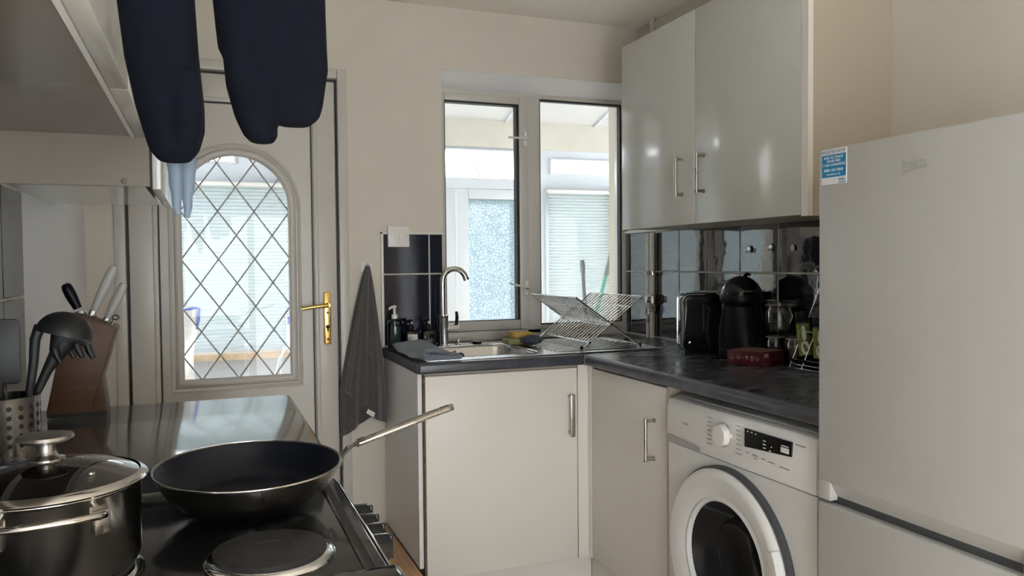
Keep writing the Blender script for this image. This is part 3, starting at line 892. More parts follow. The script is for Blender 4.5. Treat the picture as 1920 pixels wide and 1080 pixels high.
obj('steam_vent', MB().lathe(kz([(.005, 0.108), (.005, .1135), (.002, .1135)]), (QC[0] + .055, QC[1] - .05, QC[2]), 14), 'steel', ldo, smooth=40)

# ================================================================== LEFT WORKTOP
# knife block: slanted block with a small foot, seen from its side
KC = (-2.12, -1.15, 0.9105)
c = thing('knife_block', 'wooden slanted knife block on the glossy speckled worktop', 'knife block', KC)
KY0, KY1 = -1.20, -1.105
side = [(-2.200, 0.918), (-2.108, 0.918), (-2.0505, 1.113), (-2.060, 1.119), (-2.140, 1.150), (-2.152, 1.147)]
obj('block', MB().prism(side, 'Y', KY0, KY1), 'wood_block', c, bevel=0.003)
obj('foot_plate', MB().prism([(-2.112, 0.918), (-2.076, 0.918), (-2.088, 1.030), (-2.0935, 1.030)], 'Y', KY0 + .006, KY1 - .006), 'wood_block', c, bevel=0.002)
obj('base', MB().box(-2.198, KY0 + .004, 0.9105, -2.076, KY1 - .004, 0.918), 'black_matt', c)
for i, (x, z) in enumerate(((-2.128, 1.1458), (-2.105, 1.137), (-2.078, 1.1265))):
    for y in (-1.175, -1.13):
        obj('knife_slot', MB().box(x - .007, y - .0015, z - .003, x + .007, y + .0015, z + .0018), 'black_matt', c)

def knife(label, base, tip, w, m, flat=0.6, steel_collar=True):
    k = thing('kitchen_knife', label, 'knife', base)
    b, t = Vector(base), Vector(tip)
    d = (t - b)
    pts = [b + d * q for q in (0.12, 0.2, 0.4, 0.62, 0.82, 0.95, 1.0)]
    obj('handle', MB().tube(pts, [w * .75, w * .8, w * .95, w * 1.05, w * 1.0, w * .85, w * .5], 12, flat=flat), m, k, smooth=50)
    if steel_collar:
        obj('bolster', MB().tube([b - d * .02, b + d * .13], w * .8, 12, flat=flat), 'chrome', k, smooth=50)
    obj('blade', MB().tube([b - d * .45, b], w * .5, 6, flat=.18), 'steel', k)
knife('grey-handled kitchen knife standing tallest in the knife block', (-2.109, -1.15, 1.136), (-2.056, -1.15, 1.258), .0115, 'knife_grey')
knife('grey-handled kitchen knife lower at the front of the knife block', (-2.078, -1.16, 1.122), (-2.034, -1.16, 1.217), .0108, 'knife_grey')
knife('black-handled knife leaning out of the back of the knife block', (-2.134, -1.135, 1.150), (-2.163, -1.135, 1.217), .0125, 'black_plastic', 0.7, False)
scz = thing('steel_sharpener', 'small steel ring handle sticking out of the knife block', 'sharpener', (-2.062, -1.185, 1.116))
obj('ring', MB().tube([(-2.052 + .007 * math.cos(a), -1.185, 1.137 + .005 * math.sin(a)) for a in [2 * PI * i / 14 for i in range(14)]], .002, 6, closed=True), 'chrome', scz, smooth=60)
obj('shaft', MB().tube([(-2.066, -1.185, 1.112), (-2.056, -1.185, 1.134)], .002, 6), 'chrome', scz)

# utensil holder with round holes and black utensils
UC = (-2.196, -1.60, 0.911)
c = thing('utensil_holder', 'perforated stainless steel utensil holder on the speckled worktop', 'utensil holder', UC)
obj('cup', MB().lathe([(0.0, 0.0), (0.0535, 0.0), (0.055, 0.002), (0.055, 0.112), (0.0562, 0.114), (0.053, 0.114), (0.053, 0.003), (0, 0.003)], UC, 48, cap0=False, cap1=False), 'steel_polished', c, smooth=40)
for k in range(18):
    a = 2 * PI * k / 18 + .12
    for r_ in range(5):
        z = UC[2] + .030 + r_ * .0165
        p = Vector((UC[0] + .0551 * math.cos(a), UC[1] + .0551 * math.sin(a), z))
        e1 = Vector((-math.sin(a), math.cos(a), 0))
        nrm = Vector((math.cos(a), math.sin(a), 0))
        lp = [p + e1 * (.0043 * math.cos(q)) + Vector((0, 0, .0043 * math.sin(q))) for q in [2 * PI * i / 10 for i in range(10)]]
        obj('hole', MB().loft([[q - nrm * .001 for q in lp], [q + nrm * .0004 for q in lp]]), 'black_matt', c)

k = thing('soup_ladle', 'black plastic ladle with round bowl hanging over the knife block', 'ladle', (UC[0] + .03, UC[1], 1.02))
obj('handle', MB().tube([(-2.178, -1.602, 0.93), (-2.158, -1.60, 1.02), (-2.149, -1.60, 1.085), (-2.146, -1.60, 1.125), (-2.137, -1.60, 1.150)], [.006, .007, .008, .009, .010], 10, flat=.6), 'utensil', k, smooth=60)
loops = []
for i in range(9):
    ph = PI / 2 * i / 8
    r_ = .048 * math.cos(ph) + .001
    h_ = .042 * math.sin(ph)
    loops.append([(-2.100 + r_ * math.cos(a), -1.59 + r_ * .9 * math.sin(a), 1.132 + h_) for a in [2 * PI * q / 28 for q in range(28)]])
lb = MB().loft(loops, cap0=False)
lb.rot((-2.100, -1.59, 1.132), Matrix.Rotation(math.radians(14), 3, 'Y'))
obj('bowl', lb, 'utensil', k, smooth=60)
k = thing('spaghetti_server', 'black plastic spaghetti server with curled prongs in the steel holder', 'spoon', (UC[0] + .04, UC[1], 1.02))
obj('handle', MB().tube([(-2.185, -1.575, 0.93), (-2.152, -1.572, 1.02), (-2.132, -1.57, 1.065), (-2.115, -1.57, 1.095), (-2.100, -1.57, 1.118)], [.006, .007, .009, .014, .018], 10, flat=.5), 'utensil', k, smooth=60)
obj('head', MB().tube([(-2.116, -1.57, 1.095), (-2.104, -1.57, 1.122), (-2.088, -1.57, 1.132), (-2.072, -1.57, 1.124), (-2.064, -1.57, 1.112)], [.014, .026, .029, .022, .010], 14, flat=.35), 'utensil', k, smooth=60)
for i, (x, z, e) in enumerate(((-2.118, 1.105, -.012), (-2.098, 1.110, .012), (-2.082, 1.112, -.006), (-2.066, 1.108, .010))):
    obj('prong', MB().tube([(x, -1.57 + e, z), (x + .004, -1.572 + e, z - .014), (x + .010, -1.575 + e, z - .026)], [.007, .0065, .004], 8), 'utensil', k, smooth=60)
k = thing('spatula', 'black plastic spatula with broad flat blade in the steel holder', 'spatula', (UC[0], UC[1], 1.02))
obj('blade', MB().prism(rrect(-2.238, 1.045, -2.170, 1.164, .010, 4), 'Y', -1.601, -1.597), 'utensil', k, bevel=.001)
obj('handle', MB().tube([(-2.210, -1.599, 0.93), (-2.205, -1.599, 1.05)], [.007, .009], 8, flat=.6), 'utensil', k, smooth=60)

# ================================================================== SINK AREA
SKC = (-0.65, -0.3, 0.91)
c = thing('sink', 'stainless steel sink with ridged draining board under the window', 'sink', SKC)
BX0, BX1, BY0, BY1 = -1.070, -0.660, -0.487, -0.100
def bl(d, z, r):
    return [(p[0], p[1], z) for p in rrect(BX0 + d, BY0 + d, BX1 - d, BY1 - d, r, 6)]
obj('bowl', MB().loft([bl(-.006, 0.9135, .06), bl(0.0, 0.912, .06), bl(.006, 0.900, .058), bl(.014, 0.80, .055), bl(.030, 0.772, .05), bl(.06, 0.765, .04)], cap0=False), 'steel_sink', c, smooth=60)
rim = MB().box(-1.125, -0.56, 0.9097, BX0 + .004, -0.040, 0.9125).box(BX0 + .004, -0.56, 0.9097, BX1 - .004, BY0 + .004, 0.9125)
rim.box(BX0 + .004, BY1 - .004, 0.9097, BX1 - .004, -0.040, 0.9125).box(BX1 - .004, -0.56, 0.9097, -0.165, -0.040, 0.9125)
obj('rim', rim, 'steel_sink', c)
obj('rim_edge', MB().frame(-1.128, 0, -0.162, 1, 0, 0, 0).box(-1.129, -0.566, 0.9095, -0.160, -0.558, 0.9145).box(-1.129, -0.042, .9095, -.160, -.034, .9145).box(-1.131, -.566, .9095, -1.123, -.034, .9145).box(-.168, -.566, .9095, -.160, -.034, .9145), 'steel_sink', c, bevel=.0015)
for i in range(9):
    y = -0.105 - i * .048
    x1_ = -0.215 - (.03 if i in (0, 8) else 0)
    obj('drainer_ridge', MB().prism([(p[0], p[1]) for p in rrect(-0.600, y - .008, x1_, y + .008, .0078, 4)], 'Z', 0.9120, 0.9168), 'steel_sink', c, bevel=.0016)
obj('waste_drain', MB().lathe([(0.034, 0.0), (0.034, 0.002), (0.028, 0.001), (0.0, 0.001)], (-0.86, -0.28, 0.765), 32), 'chrome', c, smooth=40)
obj('overflow', MB().lathe([(0.016, -.003), (0.016, -.010), (0.012, -.012), (0, -.012)], (-0.865, BY1 - .006, 0.868), 24, 'Y'), 'black_plastic', c, smooth=40)
obj('plug_knob', MB().lathe([(0.012, 0.0), (0.012, 0.004), (0.006, 0.008), (0.010, 0.014), (0.009, 0.020), (0.003, 0.024), (0, 0.0245)], (-0.858, -0.062, 0.9125), 20), 'chrome', c, smooth=50)
tag(obj('sink_plug', MB().lathe([(0.018, 0.0), (0.021, 0.005), (0.021, 0.012), (0.015, 0.013), (0.006, 0.010), (0, 0.010)], (-0.775, -0.064, 0.9125), 24), 'black_plastic', smooth=40),
    'small black rubber plug lying behind the steel sink bowl', 'plug')

TY = -0.075
c = thing('kitchen_tap', 'chrome swan-neck mixer tap with black lever at the sink', 'tap', (-0.945, TY, 0.9127))
TX = -0.928
obj('base', MB().lathe([(0.027, 0.0), (0.027, 0.004), (0.0225, 0.006), (0.0225, 0.120), (0.0235, 0.122), (0.0235, 0.128), (0.015, 0.130)], (TX, TY, 0.9127), 32), 'chrome', c, smooth=40)
R_ = 0.052
nk = [(TX, TY, 1.04), (TX, TY, 1.10), (TX, TY, 1.165)]
for i in range(1, 13):
    a = PI - PI * .88 * i / 12
    nk.append((TX + R_ + R_ * math.cos(a), TY, 1.180 + R_ * math.sin(a) * 1.05))
obj('spout', MB().tube(nk, .0125, 16), 'chrome', c, smooth=60)
e = nk[-1]
obj('aerator', MB().tube([e, (e[0] + .005, TY, e[2] - .014)], .0132, 16), 'chrome', c, smooth=40)
obj('valve', MB().tube([(TX + .015, TY, 0.985), (TX + .068, TY, 0.985)], .017, 20).tube([(TX + .046, TY, 0.985), (TX + .050, TY, 0.985)], .0188, 20), 'chrome', c, smooth=40)
obj('lever', MB().tube([(TX + .058, TY, 0.998), (TX + .061, TY - .002, 1.03), (TX + .058, TY - .004, 1.055)], [.007, .0075, .006], 10), 'black_plastic', c, smooth=50)

# bottles
def dispenser(label, x, y, w, h, bm_, pump_h, pm, dark=False, square=True, lab=None):
    t = thing('soap_dispenser', label, 'soap dispenser', (x, y, 0.915), )
    z = 0.915
    if square:
        lp = lambda s_, zz: [(x + p[0] * s_, y + p[1] * s_, zz) for p in rrect(-w / 2, -w / 2, w / 2, w / 2, w * .2, 4)]
        loops = [lp(.94, z), lp(1, z + .004), lp(1, z + h * .9), lp(.92, z + h * .96), lp(.5, z + h), lp(.34, z + h + .004)]
    else:
        lp = lambda s_, zz: [(x + w / 2 * s_ * math.cos(a), y + w / 2 * s_ * math.sin(a), zz) for a in [2 * PI * i / 32 for i in range(32)]]
        loops = [lp(.94, z), lp(1, z + .006), lp(1, z + h * .86), lp(.9, z + h * .95), lp(.55, z + h), lp(.42, z + h + .005)]
    obj('bottle', MB().loft(loops), bm_, t, smooth=50)
    zc = z + h + .003
    pp = obj('pump', MB().lathe([(w * .21, 0), (w * .21, .018), (w * .10, .020), (w * .10, .018 + pump_h)], (x, y, zc), 20), pm, t, smooth=40)
    zn = zc + .018 + pump_h
    obj('nozzle', MB().tube([(x + .006, y, zn), (x, y, zn + .002), (x - .020, y - .012, zn), (x - .026, y - .016, zn - .008)], [.0075, .008, .005, .004], 10), pm, pp, smooth=50)
    if lab:
        obj('front_label', MB().box(x - w * .36, y - w / 2 - .0012, z + .012, x + w * .36, y - w / 2 - .0004, z + h * .78), lab, t)
    return t
t = dispenser('clear green-tinted soap dispenser with pale pump beside the towel', -1.128, -0.050, 0.062, 0.112, 'bottle_glass', 0.030, 'white_plastic', square=False)
obj('liquid', MB().lathe([(0.0285, 0.004), (0.0285, 0.088), (0, 0.088)], (-1.128, -0.050, 0.915), 28), 'soap', t, smooth=40)
obj('dip_tube', MB().tube([(-1.128, -.05, .922), (-1.128, -.05, 1.02)], .003, 8), 'white_plastic', t)
t = dispenser('small black soap dispenser with a silver front label', -1.062, -0.058, 0.058, 0.066, 'black_gloss', 0.016, 'black_plastic', lab='steel')
t = dispenser('small plain black soap dispenser beside the chrome tap', -0.990, -0.058, 0.060, 0.066, 'black_gloss', 0.016, 'black_plastic')
for x in (-1.062, -0.990):
    tt = [o for o in bpy.data.objects if o.get('category') == 'soap dispenser' and abs(o.location.x - x) < .003][0]
    obj('pump_tip', MB().lathe([(0.0, 0.010), (0.004, 0.008), (0.004, 0.0)], (x, -.075, 1.009), 10), 'label_white', tt, smooth=50)

# folded grey dishcloth hanging a little over the worktop
c = thing('dishcloth', 'folded blue-grey dishcloth on the worktop corner by the soap dispensers', 'cloth', (-1.11, -0.40, 0.912))
loops = []
N = 26
for i in range(N):
    q = i / (N - 1)
    y = -0.165 - q * .415
    wdt = .058 + .018 * math.sin(q * PI) + .012 * q
    xc = -1.105 + .028 * q
    h_ = .034 * (1 - .45 * q) + .008 * math.sin(q * 7)
    lp = []
    for k_ in range(28):
        a = 2 * PI * k_ / 28
        rx = wdt * (abs(math.cos(a)) ** .55) * (1 if math.cos(a) > 0 else -1)
        rz = (abs(math.sin(a)) ** .6) * (1 if math.sin(a) > 0 else -1)
        z = 0.9145 + (h_ * (rz + 1) / 2) * (1 + .22 * math.sin(a * 2 + q * 9) * (rz > 0))
        lp.append((xc + rx + .004 * math.sin(q * 14 + a * 2), y + .008 * math.sin(a * 3), z))
    loops.append(lp)
obj('fold', MB().loft(loops), 'dishcloth', c, smooth=70)
rl = []
for i in range(14):
    q = i / 13
    a0 = -PI * .9 + q * PI * 1.8
    rl.append((q, a0))
fl = MB()
pts_in = [(-1.155 + .007 * i, 0) for i in range(17)]
loops = []
for j in range(18):
    q = j / 17
    x = -1.135 + q * .125
    ctr_z = 0.937 + .010 * math.sin(q * 5 + .6) - .008 * q
    lp = []
    for k_ in range(20):
        a = 2 * PI * k_ / 20
        ry = .020 + .006 * math.sin(q * 6)
        rz = .011 + .006 * q + .003 * math.sin(3 * a)
        lp.append((x, -0.545 + .035 * q + ry * math.cos(a), ctr_z + rz * math.sin(a)))
    loops.append(lp)
obj('rolled_edge', fl.loft(loops), 'dishcloth', c, smooth=70)
obj('roll_end', MB().tube([(-1.009, -.545 + .035 + .006 * math.cos(a), .9315 + .009 * math.sin(a)) for a in [2 * PI * i / 14 for i in range(14)]], .0016, 6, closed=True), 'dishcloth', c)  # thin ring of the same cloth at the roll's end
obj('loose_corner', MB().loft([[(-1.03, -.555, .914), (-1.03, -.50, .914), (-1.03, -.50, .917), (-1.03, -.555, .917)],
                                [(-1.005, -.540, .914), (-1.005, -.505, .914), (-1.005, -.505, .917), (-1.005, -.540, .917)],
                                [(-0.985, -.520, .922), (-0.985, -.508, .922), (-0.985, -.508, .925), (-0.985, -.520, .925)]]), 'dishcloth', c, smooth=60)

# sponges beside the drainer
def rounded_block(name, x0, y0, z0, x1, y1, z1, m, label, cat, rz=0.0, jit=0.0):
    mb = MB().box(x0, y0, z0, x1, y1, z1)
    o = obj(name, mb, m, None, bevel=min(x1 - x0, y1 - y0, z1 - z0) * .25, seg=3)
    return tag(o, label, cat)
SPZ = 0.9172
rounded_block('sponge', -0.690, -0.215, SPZ, -0.585, -0.140, SPZ + .022, 'sponge_green', 'flat olive green sponge at the bottom of the sponge pile', 'sponge')
mb = MB().loft([[(-.660, -.205, SPZ + .023), (-.580, -.205, SPZ + .023), (-.580, -.148, SPZ + .023), (-.660, -.148, SPZ + .023)],
                [(-.664, -.207, SPZ + .052), (-.568, -.207, SPZ + .046), (-.568, -.146, SPZ + .046), (-.664, -.146, SPZ + .052)]])
tag(obj('sponge', mb, 'sponge_yellow', bevel=.006, seg=3), 'yellow kitchen sponge lying on the olive green sponge', 'sponge')
loops = []
for i in range(11):
    ph = -PI / 2 + PI * i / 10
    loops.append([(-.600 + (.046 * math.cos(ph) + .001) * math.cos(a) * (1 + .12 * random.random()), -.252 + (.030 * math.cos(ph) + .001) * math.sin(a) * (1 + .12 * random.random()), SPZ + .021 + .0205 * math.sin(ph)) for a in [2 * PI * k_ / 26 for k_ in range(26)]])
tag(obj('scouring_pad', MB().loft(loops), 'scourer', smooth=40), 'blue-grey wiry scouring pad in front of the sponges', 'scourer')

# folding chrome dish rack (two crossing wire grids)
c = thing('dish_rack', 'folding chrome wire dish rack standing open on the draining board', 'dish rack', (-0.37, -0.28, 0.917))
YN, YFR = -0.50, -0.05
ZB = 0.918
def zy(x0, z0, x1, z1, t):
    return (x0 + (x1 - x0) * t, z0 + (z1 - z0) * t)
A_up, A_dn = (-0.222, 1.118), (-0.492, ZB)     # plane 1: upper right to lower left
B_up, B_dn = (-0.513, 1.120), (-0.228, ZB)     # plane 2: upper left to lower right
for Y_ in (YN, YFR):
    obj('leg', MB().tube([(A_up[0], Y_, A_up[1]), (A_dn[0], Y_, A_dn[1])], .0034, 8), 'chrome', c, smooth=60)
    obj('leg', MB().tube([(B_up[0], Y_ + .006, B_up[1]), (B_dn[0], Y_ + .006, B_dn[1])], .0034, 8), 'chrome', c, smooth=60)
    for e_ in (A_dn, B_dn):
        obj('foot_cap', MB().lathe([(.0055, -.001), (.0055, .010), (.004, .013)], (e_[0], Y_ + (.006 if e_ is B_dn else 0), ZB), 10), 'black_plastic', c, smooth=50)
def wires(p0, p1, n, name):
    """cross bars along Y from p0 to p1 plus the wires between the end bars"""
    obj('end_bar', MB().tube([(p0[0], YN, p0[1]), (p0[0], YFR, p0[1])], .003, 8), 'chrome', c, smooth=60)
    obj('end_bar', MB().tube([(p1[0], YN, p1[1]), (p1[0], YFR, p1[1])], .003, 8), 'chrome', c, smooth=60)
    for i in range(1, n):
        y = YN + (YFR - YN) * i / n
        obj(name, MB().tube([(p0[0], y, p0[1]), (p1[0], y, p1[1])], .0026, 6), 'chrome', c, smooth=60)
cr = (-0.3655, 1.0105)
wires(A_up, (cr[0] + .004, cr[1] + .003), 17, 'wire')
wires(B_up, (cr[0] - .004, cr[1] + .003), 17, 'wire')
wires((cr[0] - .006, cr[1] - .004), zy(*A_up, *A_dn, .88), 17, 'wire')
for q in (.18, ):
    p = zy(*A_up, *A_dn, .2)
    obj('cross_bar', MB().tube([(p[0], YN, p[1]), (p[0], YFR, p[1])], .0022, 8), 'chrome', c, smooth=60)
    p = zy(*B_up, *B_dn, .2)
    obj('cross_bar', MB().tube([(p[0], YN, p[1]), (p[0], YFR, p[1])], .0022, 8), 'chrome', c, smooth=60)
for Y_ in (YN, YFR):
    obj('pivot', MB().tube([(cr[0], Y_ - .006, cr[1]), (cr[0], Y_ + .012, cr[1])], .0062, 12), 'chrome', c, smooth=50)
    p = zy(*A_up, *A_dn, .88)
    obj('end_ring', MB().tube([(p[0], Y_ - .005, p[1]), (p[0], Y_ + .005, p[1])], .0055, 12), 'chrome', c, smooth=50)

# light switch, towel hook and towel
c = thing('light_switch', 'white double light switch at the top of the black tiles', 'light switch', (-1.10, -.01, 1.37))
obj('face_plate', MB().box(-1.145, -.026, 1.327, -1.055, -.0105, 1.415), 'white_plastic', c, bevel=.003)
for x in (-1.111, -1.089):
    obj('rocker', MB().prism([(1.3600, -.0265), (1.3600, -.024), (1.385, -.024), (1.385, -.0285)] and [(-.024, 1.358), (-.0265, 1.358), (-.029, 1.385), (-.024, 1.385)], 'X', x - .0095, x + .0095), 'white_plastic', c, bevel=.001)
for x in (-1.134, -1.066):
    obj('screw', MB().lathe([(.0035, -.0265), (.0035, -.025)], (x, 0, 1.371), 10, 'Y'), 'steel', c)

c = thing('towel_hook', 'white square towel hook on the wall beside the door', 'hook', (-1.23, 0, 1.25))
obj('back_plate', MB().box(-1.255, -.006, 1.226, -1.207, -.001, 1.271), 'white_plastic', c, bevel=.002)
obj('peg', MB().tube([(-1.233, -.004, 1.245), (-1.233, -.035, 1.245), (-1.233, -.042, 1.258)], .006, 10), 'white_plastic', c, smooth=50)

c = thing('hand_towel', 'dark grey towel hanging from the white hook beside the door', 'towel', (-1.235, -.04, 1.25))
def towel_layer(xl, xr, yc, dep, hem, nf, ph, amp):
    """a hanging layer gathered at the hook; hem(u) gives the lower edge height across the width"""
    NT, NA = 34, 60
    top = 1.250
    loops = []
    for i in range(NT):
        t_ = i / (NT - 1)
        lp = []
        for k_ in range(NA):
            half = NA // 2
            front = k_ < half
            u_ = (k_ / (half - 1)) if front else 1 - ((k_ - half) / (half - 1))
            z = top + (hem(u_) - top) * t_
            g = min(1.0, ((top - z) / .50))
            sp = .04 + .96 * g ** .82
            x = -1.234 + (xl + (xr - xl) * u_ + 1.234) * sp
            wave = amp * g ** .55 * (math.sin(u_ * nf * 2 * PI + ph + g * 1.3) + .35 * math.sin(u_ * nf * 4.6 * PI + 1.0))
            y = yc - dep * math.sin(PI * min(1, max(0, u_))) * (.35 + .65 * g) + wave
            y += -.0045 if front else .0045
            lp.append((x, min(y, -.012 if front else -.006), z))
        loops.append(lp)
    return MB().loft(loops)
tw = obj('back_layer', towel_layer(-1.352, -1.19, -.030, .020, lambda u: .552 + .11 * u, 2.0, .4, .010), 'towel', c, smooth=80)
tf = obj('front_layer', towel_layer(-1.338, -1.169, -.066, .030, lambda u: .745 - .085 * min(1, u * 2.0) - .085 * max(0, u - .35), 1.6, 2.0, .014), 'towel', c, smooth=80)
obj('care_tag', MB().prism([(-1.262, .660), (-1.232, .640), (-1.226, .658), (-1.254, .676)], 'Y', -.110, -.1085), 'label_white', tf, label='small white care tag')

# ================================================================== RIGHT WALL: pipes, hooks
def pipe_run(label, y, r, m, fits):
    t = thing('water_pipe', label, 'pipe', (.035, y, .911))
    obj('tube', MB().tube([(.034, y, .911), (.034, y, 1.387)], r, 12), m, t, smooth=50)
    for z, rr, hh_ in fits:
        obj('fitting', MB().lathe([(rr * .8, -hh_), (rr, -hh_ * .8), (rr, hh_ * .8), (rr * .8, hh_)], (.034, y, z), 12), 'steel', t, smooth=30)
    return t
pipe_run('thinner painted water pipe nearer the window on the tiled wall', -.118, .0085, 'pipe_white', ((1.205, .012, .010), (1.03, .013, .016), (.99, .012, .012)))
t = pipe_run('thicker painted water pipe with stop valve on the tiled wall', -.155, .0115, 'pipe_white', ((1.205, .015, .012), (1.085, .019, .022), (1.045, .016, .014)))
obj('valve_handle', MB().box(.002, -.168, 1.070, .018, -.142, 1.100), 'steel', t, bevel=.003)
t = thing('ceiling_pipe', 'short white pipe stub above the wall cabinet near the ceiling', 'pipe', (.02, -.18, 2.13))
obj('tube', MB().tube([(.025, -.175, 1.41), (.025, -.175, 2.33), (.04, -.172, 2.342)], .011, 12), 'pipe_white', t, smooth=50)
for y, z, l_ in ((-.824, 1.300, 'chrome adhesive hook on the tiles above the coffee machine'), (-.945, 1.305, 'twisted chrome adhesive hook on the tiles above the glass jar')):
    t = thing('wall_hook', l_, 'hook', (.048, y, z))
    pl = MB().prism([(y - .012, z), (y, z - .016), (y + .012, z), (y, z + .016)], 'X', .0455, .049)
    obj('plate', pl, 'chrome', t, bevel=.001)
    obj('hook_arm', MB().tube([(.046, y, z - .006), (.034, y, z - .012), (.030, y, z - .004), (.033, y, z + .004)], .0028, 8), 'chrome', t, smooth=60)
t = obj('adhesive_pad', MB().prism([(-1.066, 1.290), (-1.048, 1.290), (-1.048, 1.306), (-1.057, 1.315), (-1.066, 1.306)], 'X', .0462, .0494), 'white_plastic', bevel=.001)
tag(t, 'small white adhesive pad left on the black tile', 'adhesive pad')

# ================================================================== RIGHT WORKTOP THINGS
ZW = 0.911
# toaster, end-on
TCX, TCY = -0.125, -0.745
c = thing('toaster', 'black toaster with chrome-edged rounded end beside the coffee machine', 'toaster', (TCX, TCY, ZW))
rmz = Matrix.Rotation(math.radians(-18), 3, 'Z')
def rotz(mb):
    return mb.rot((TCX, TCY, ZW), rmz)
prof_t = rrect(-.075, 0.012, .075, .228, .03, 6)
def tl(y, s_, dz=0):
    return [(TCX + p[0] * s_, TCY + y, ZW + .012 + (p[1] - .012) * s_ + dz) for p in prof_t]
obj('body', rotz(MB().loft([tl(-.050, .96), tl(-.042, 1), tl(.022, 1), tl(.030, .96)])), 'black_gloss', c, smooth=40)
obj('end_panel', rotz(MB().loft([tl(-.064, .90), tl(-.060, .955), tl(-.049, .955)])), 'black_gloss', c, smooth=40)
edge = [Vector((TCX + p[0] * .975, TCY - .050, ZW + .012 + (p[1] - .012) * .975)) for p in prof_t]
obj('chrome_edge', rotz(MB().tube(edge, .0022, 6, closed=True)), 'chrome', c, smooth=60)
edge = [Vector((TCX + p[0] * .995, TCY + .024, ZW + .012 + (p[1] - .012) * .995)) for p in prof_t]
obj('chrome_edge', rotz(MB().tube(edge, .0018, 6, closed=True)), 'chrome', c, smooth=60)
obj('browning_knob', rotz(MB().lathe([(.0, -.014), (.006, -.012), (.007, 0)], (TCX - .050, TCY - .056, ZW + .045), 16, 'Y')), 'chrome', c, smooth=50)
obj('lever_slot', rotz(MB().box(TCX - .003, TCY - .0665, ZW + .09, TCX + .003, TCY - .063, ZW + .19)), 'black_matt', c)
obj('bread_slot', rotz(MB().box(TCX - .055, TCY - .024, ZW + .2272, TCX + .055, TCY + .004, ZW + .2292)), 'steel', c)
obj('foot_base', rotz(MB().box(TCX - .065, TCY - .048, ZW - .0005, TCX + .065, TCY + .028, ZW + .014)), 'black_plastic', c)

# capsule coffee machine (rounded head over a bell-shaped body)
MX, MY = -0.056, -0.917
c = thing('coffee_machine', 'black capsule coffee machine with ball-shaped head behind the red box', 'coffee machine', (MX, MY, ZW))
loops = []
for z, rx, ry, off in ((0, .074, .088, 0), (.012, .078, .092, 0), (.03, .076, .090, 0), (.06, .079, .088, 0), (.10, .080, .082, 0), (.14, .076, .074, 0), (.17, .070, .066, 0), (.19, .066, .062, 0), (.205, .062, .058, 0)):
    loops.append([(MX + rx * math.cos(a), MY + ry * math.sin(a), ZW + z) for a in [2 * PI * i / 36 for i in range(36)]])
obj('body', MB().loft(loops), 'black_plastic', c, smooth=60)
loops = []
for i in range(17):
    ph = -PI * .46 + PI * .955 * i / 16
    r_ = .072 * math.cos(ph)
    loops.append([(MX - .006 + (r_ + .0005) * math.cos(a), MY - .002 + (r_ + .0005) * math.sin(a), ZW + .222 + .070 * math.sin(ph)) for a in [2 * PI * q / 36 for q in range(36)]])
hd_ = obj('head', MB().loft(loops), 'black_gloss', c, smooth=60)
obj('head_band', MB().lathe([(.0722, .198), (.0742, .206), (.0742, .222), (.0722, .226)], (MX - .006, MY - .002, ZW), 40, cap0=False, cap1=False), 'black_plastic', hd_, smooth=40)
obj('lever', MB().tube([(MX + .01, MY, ZW + .288), (MX + .018, MY - .004, ZW + .298), (MX + .03, MY - .006, ZW + .296)], [.008, .007, .004], 8), 'black_plastic', hd_, smooth=60)
obj('drip_tray', MB().lathe([(.048, 0), (.050, .004), (.050, .030), (.046, .034), (0, .034)], (MX - .048, MY - .012, ZW), 32), 'black_plastic', c, smooth=40)
obj('side_flank', MB().loft([[(MX + .02 + .04 * math.cos(a), MY - .07 + .035 * math.sin(a), ZW + z) for a in [2 * PI * i / 20 for i in range(20)]] if z < .06 else [(MX + .018 + (.040 - z * .10) * math.cos(a), MY - .045 - .02 * (1 - z / .2) + (.035 - z * .08) * math.sin(a), ZW + z) for a in [2 * PI * i / 20 for i in range(20)]] for z in (0, .03, .07, .12, .17, .2)]), 'black_plastic', c, smooth=60)

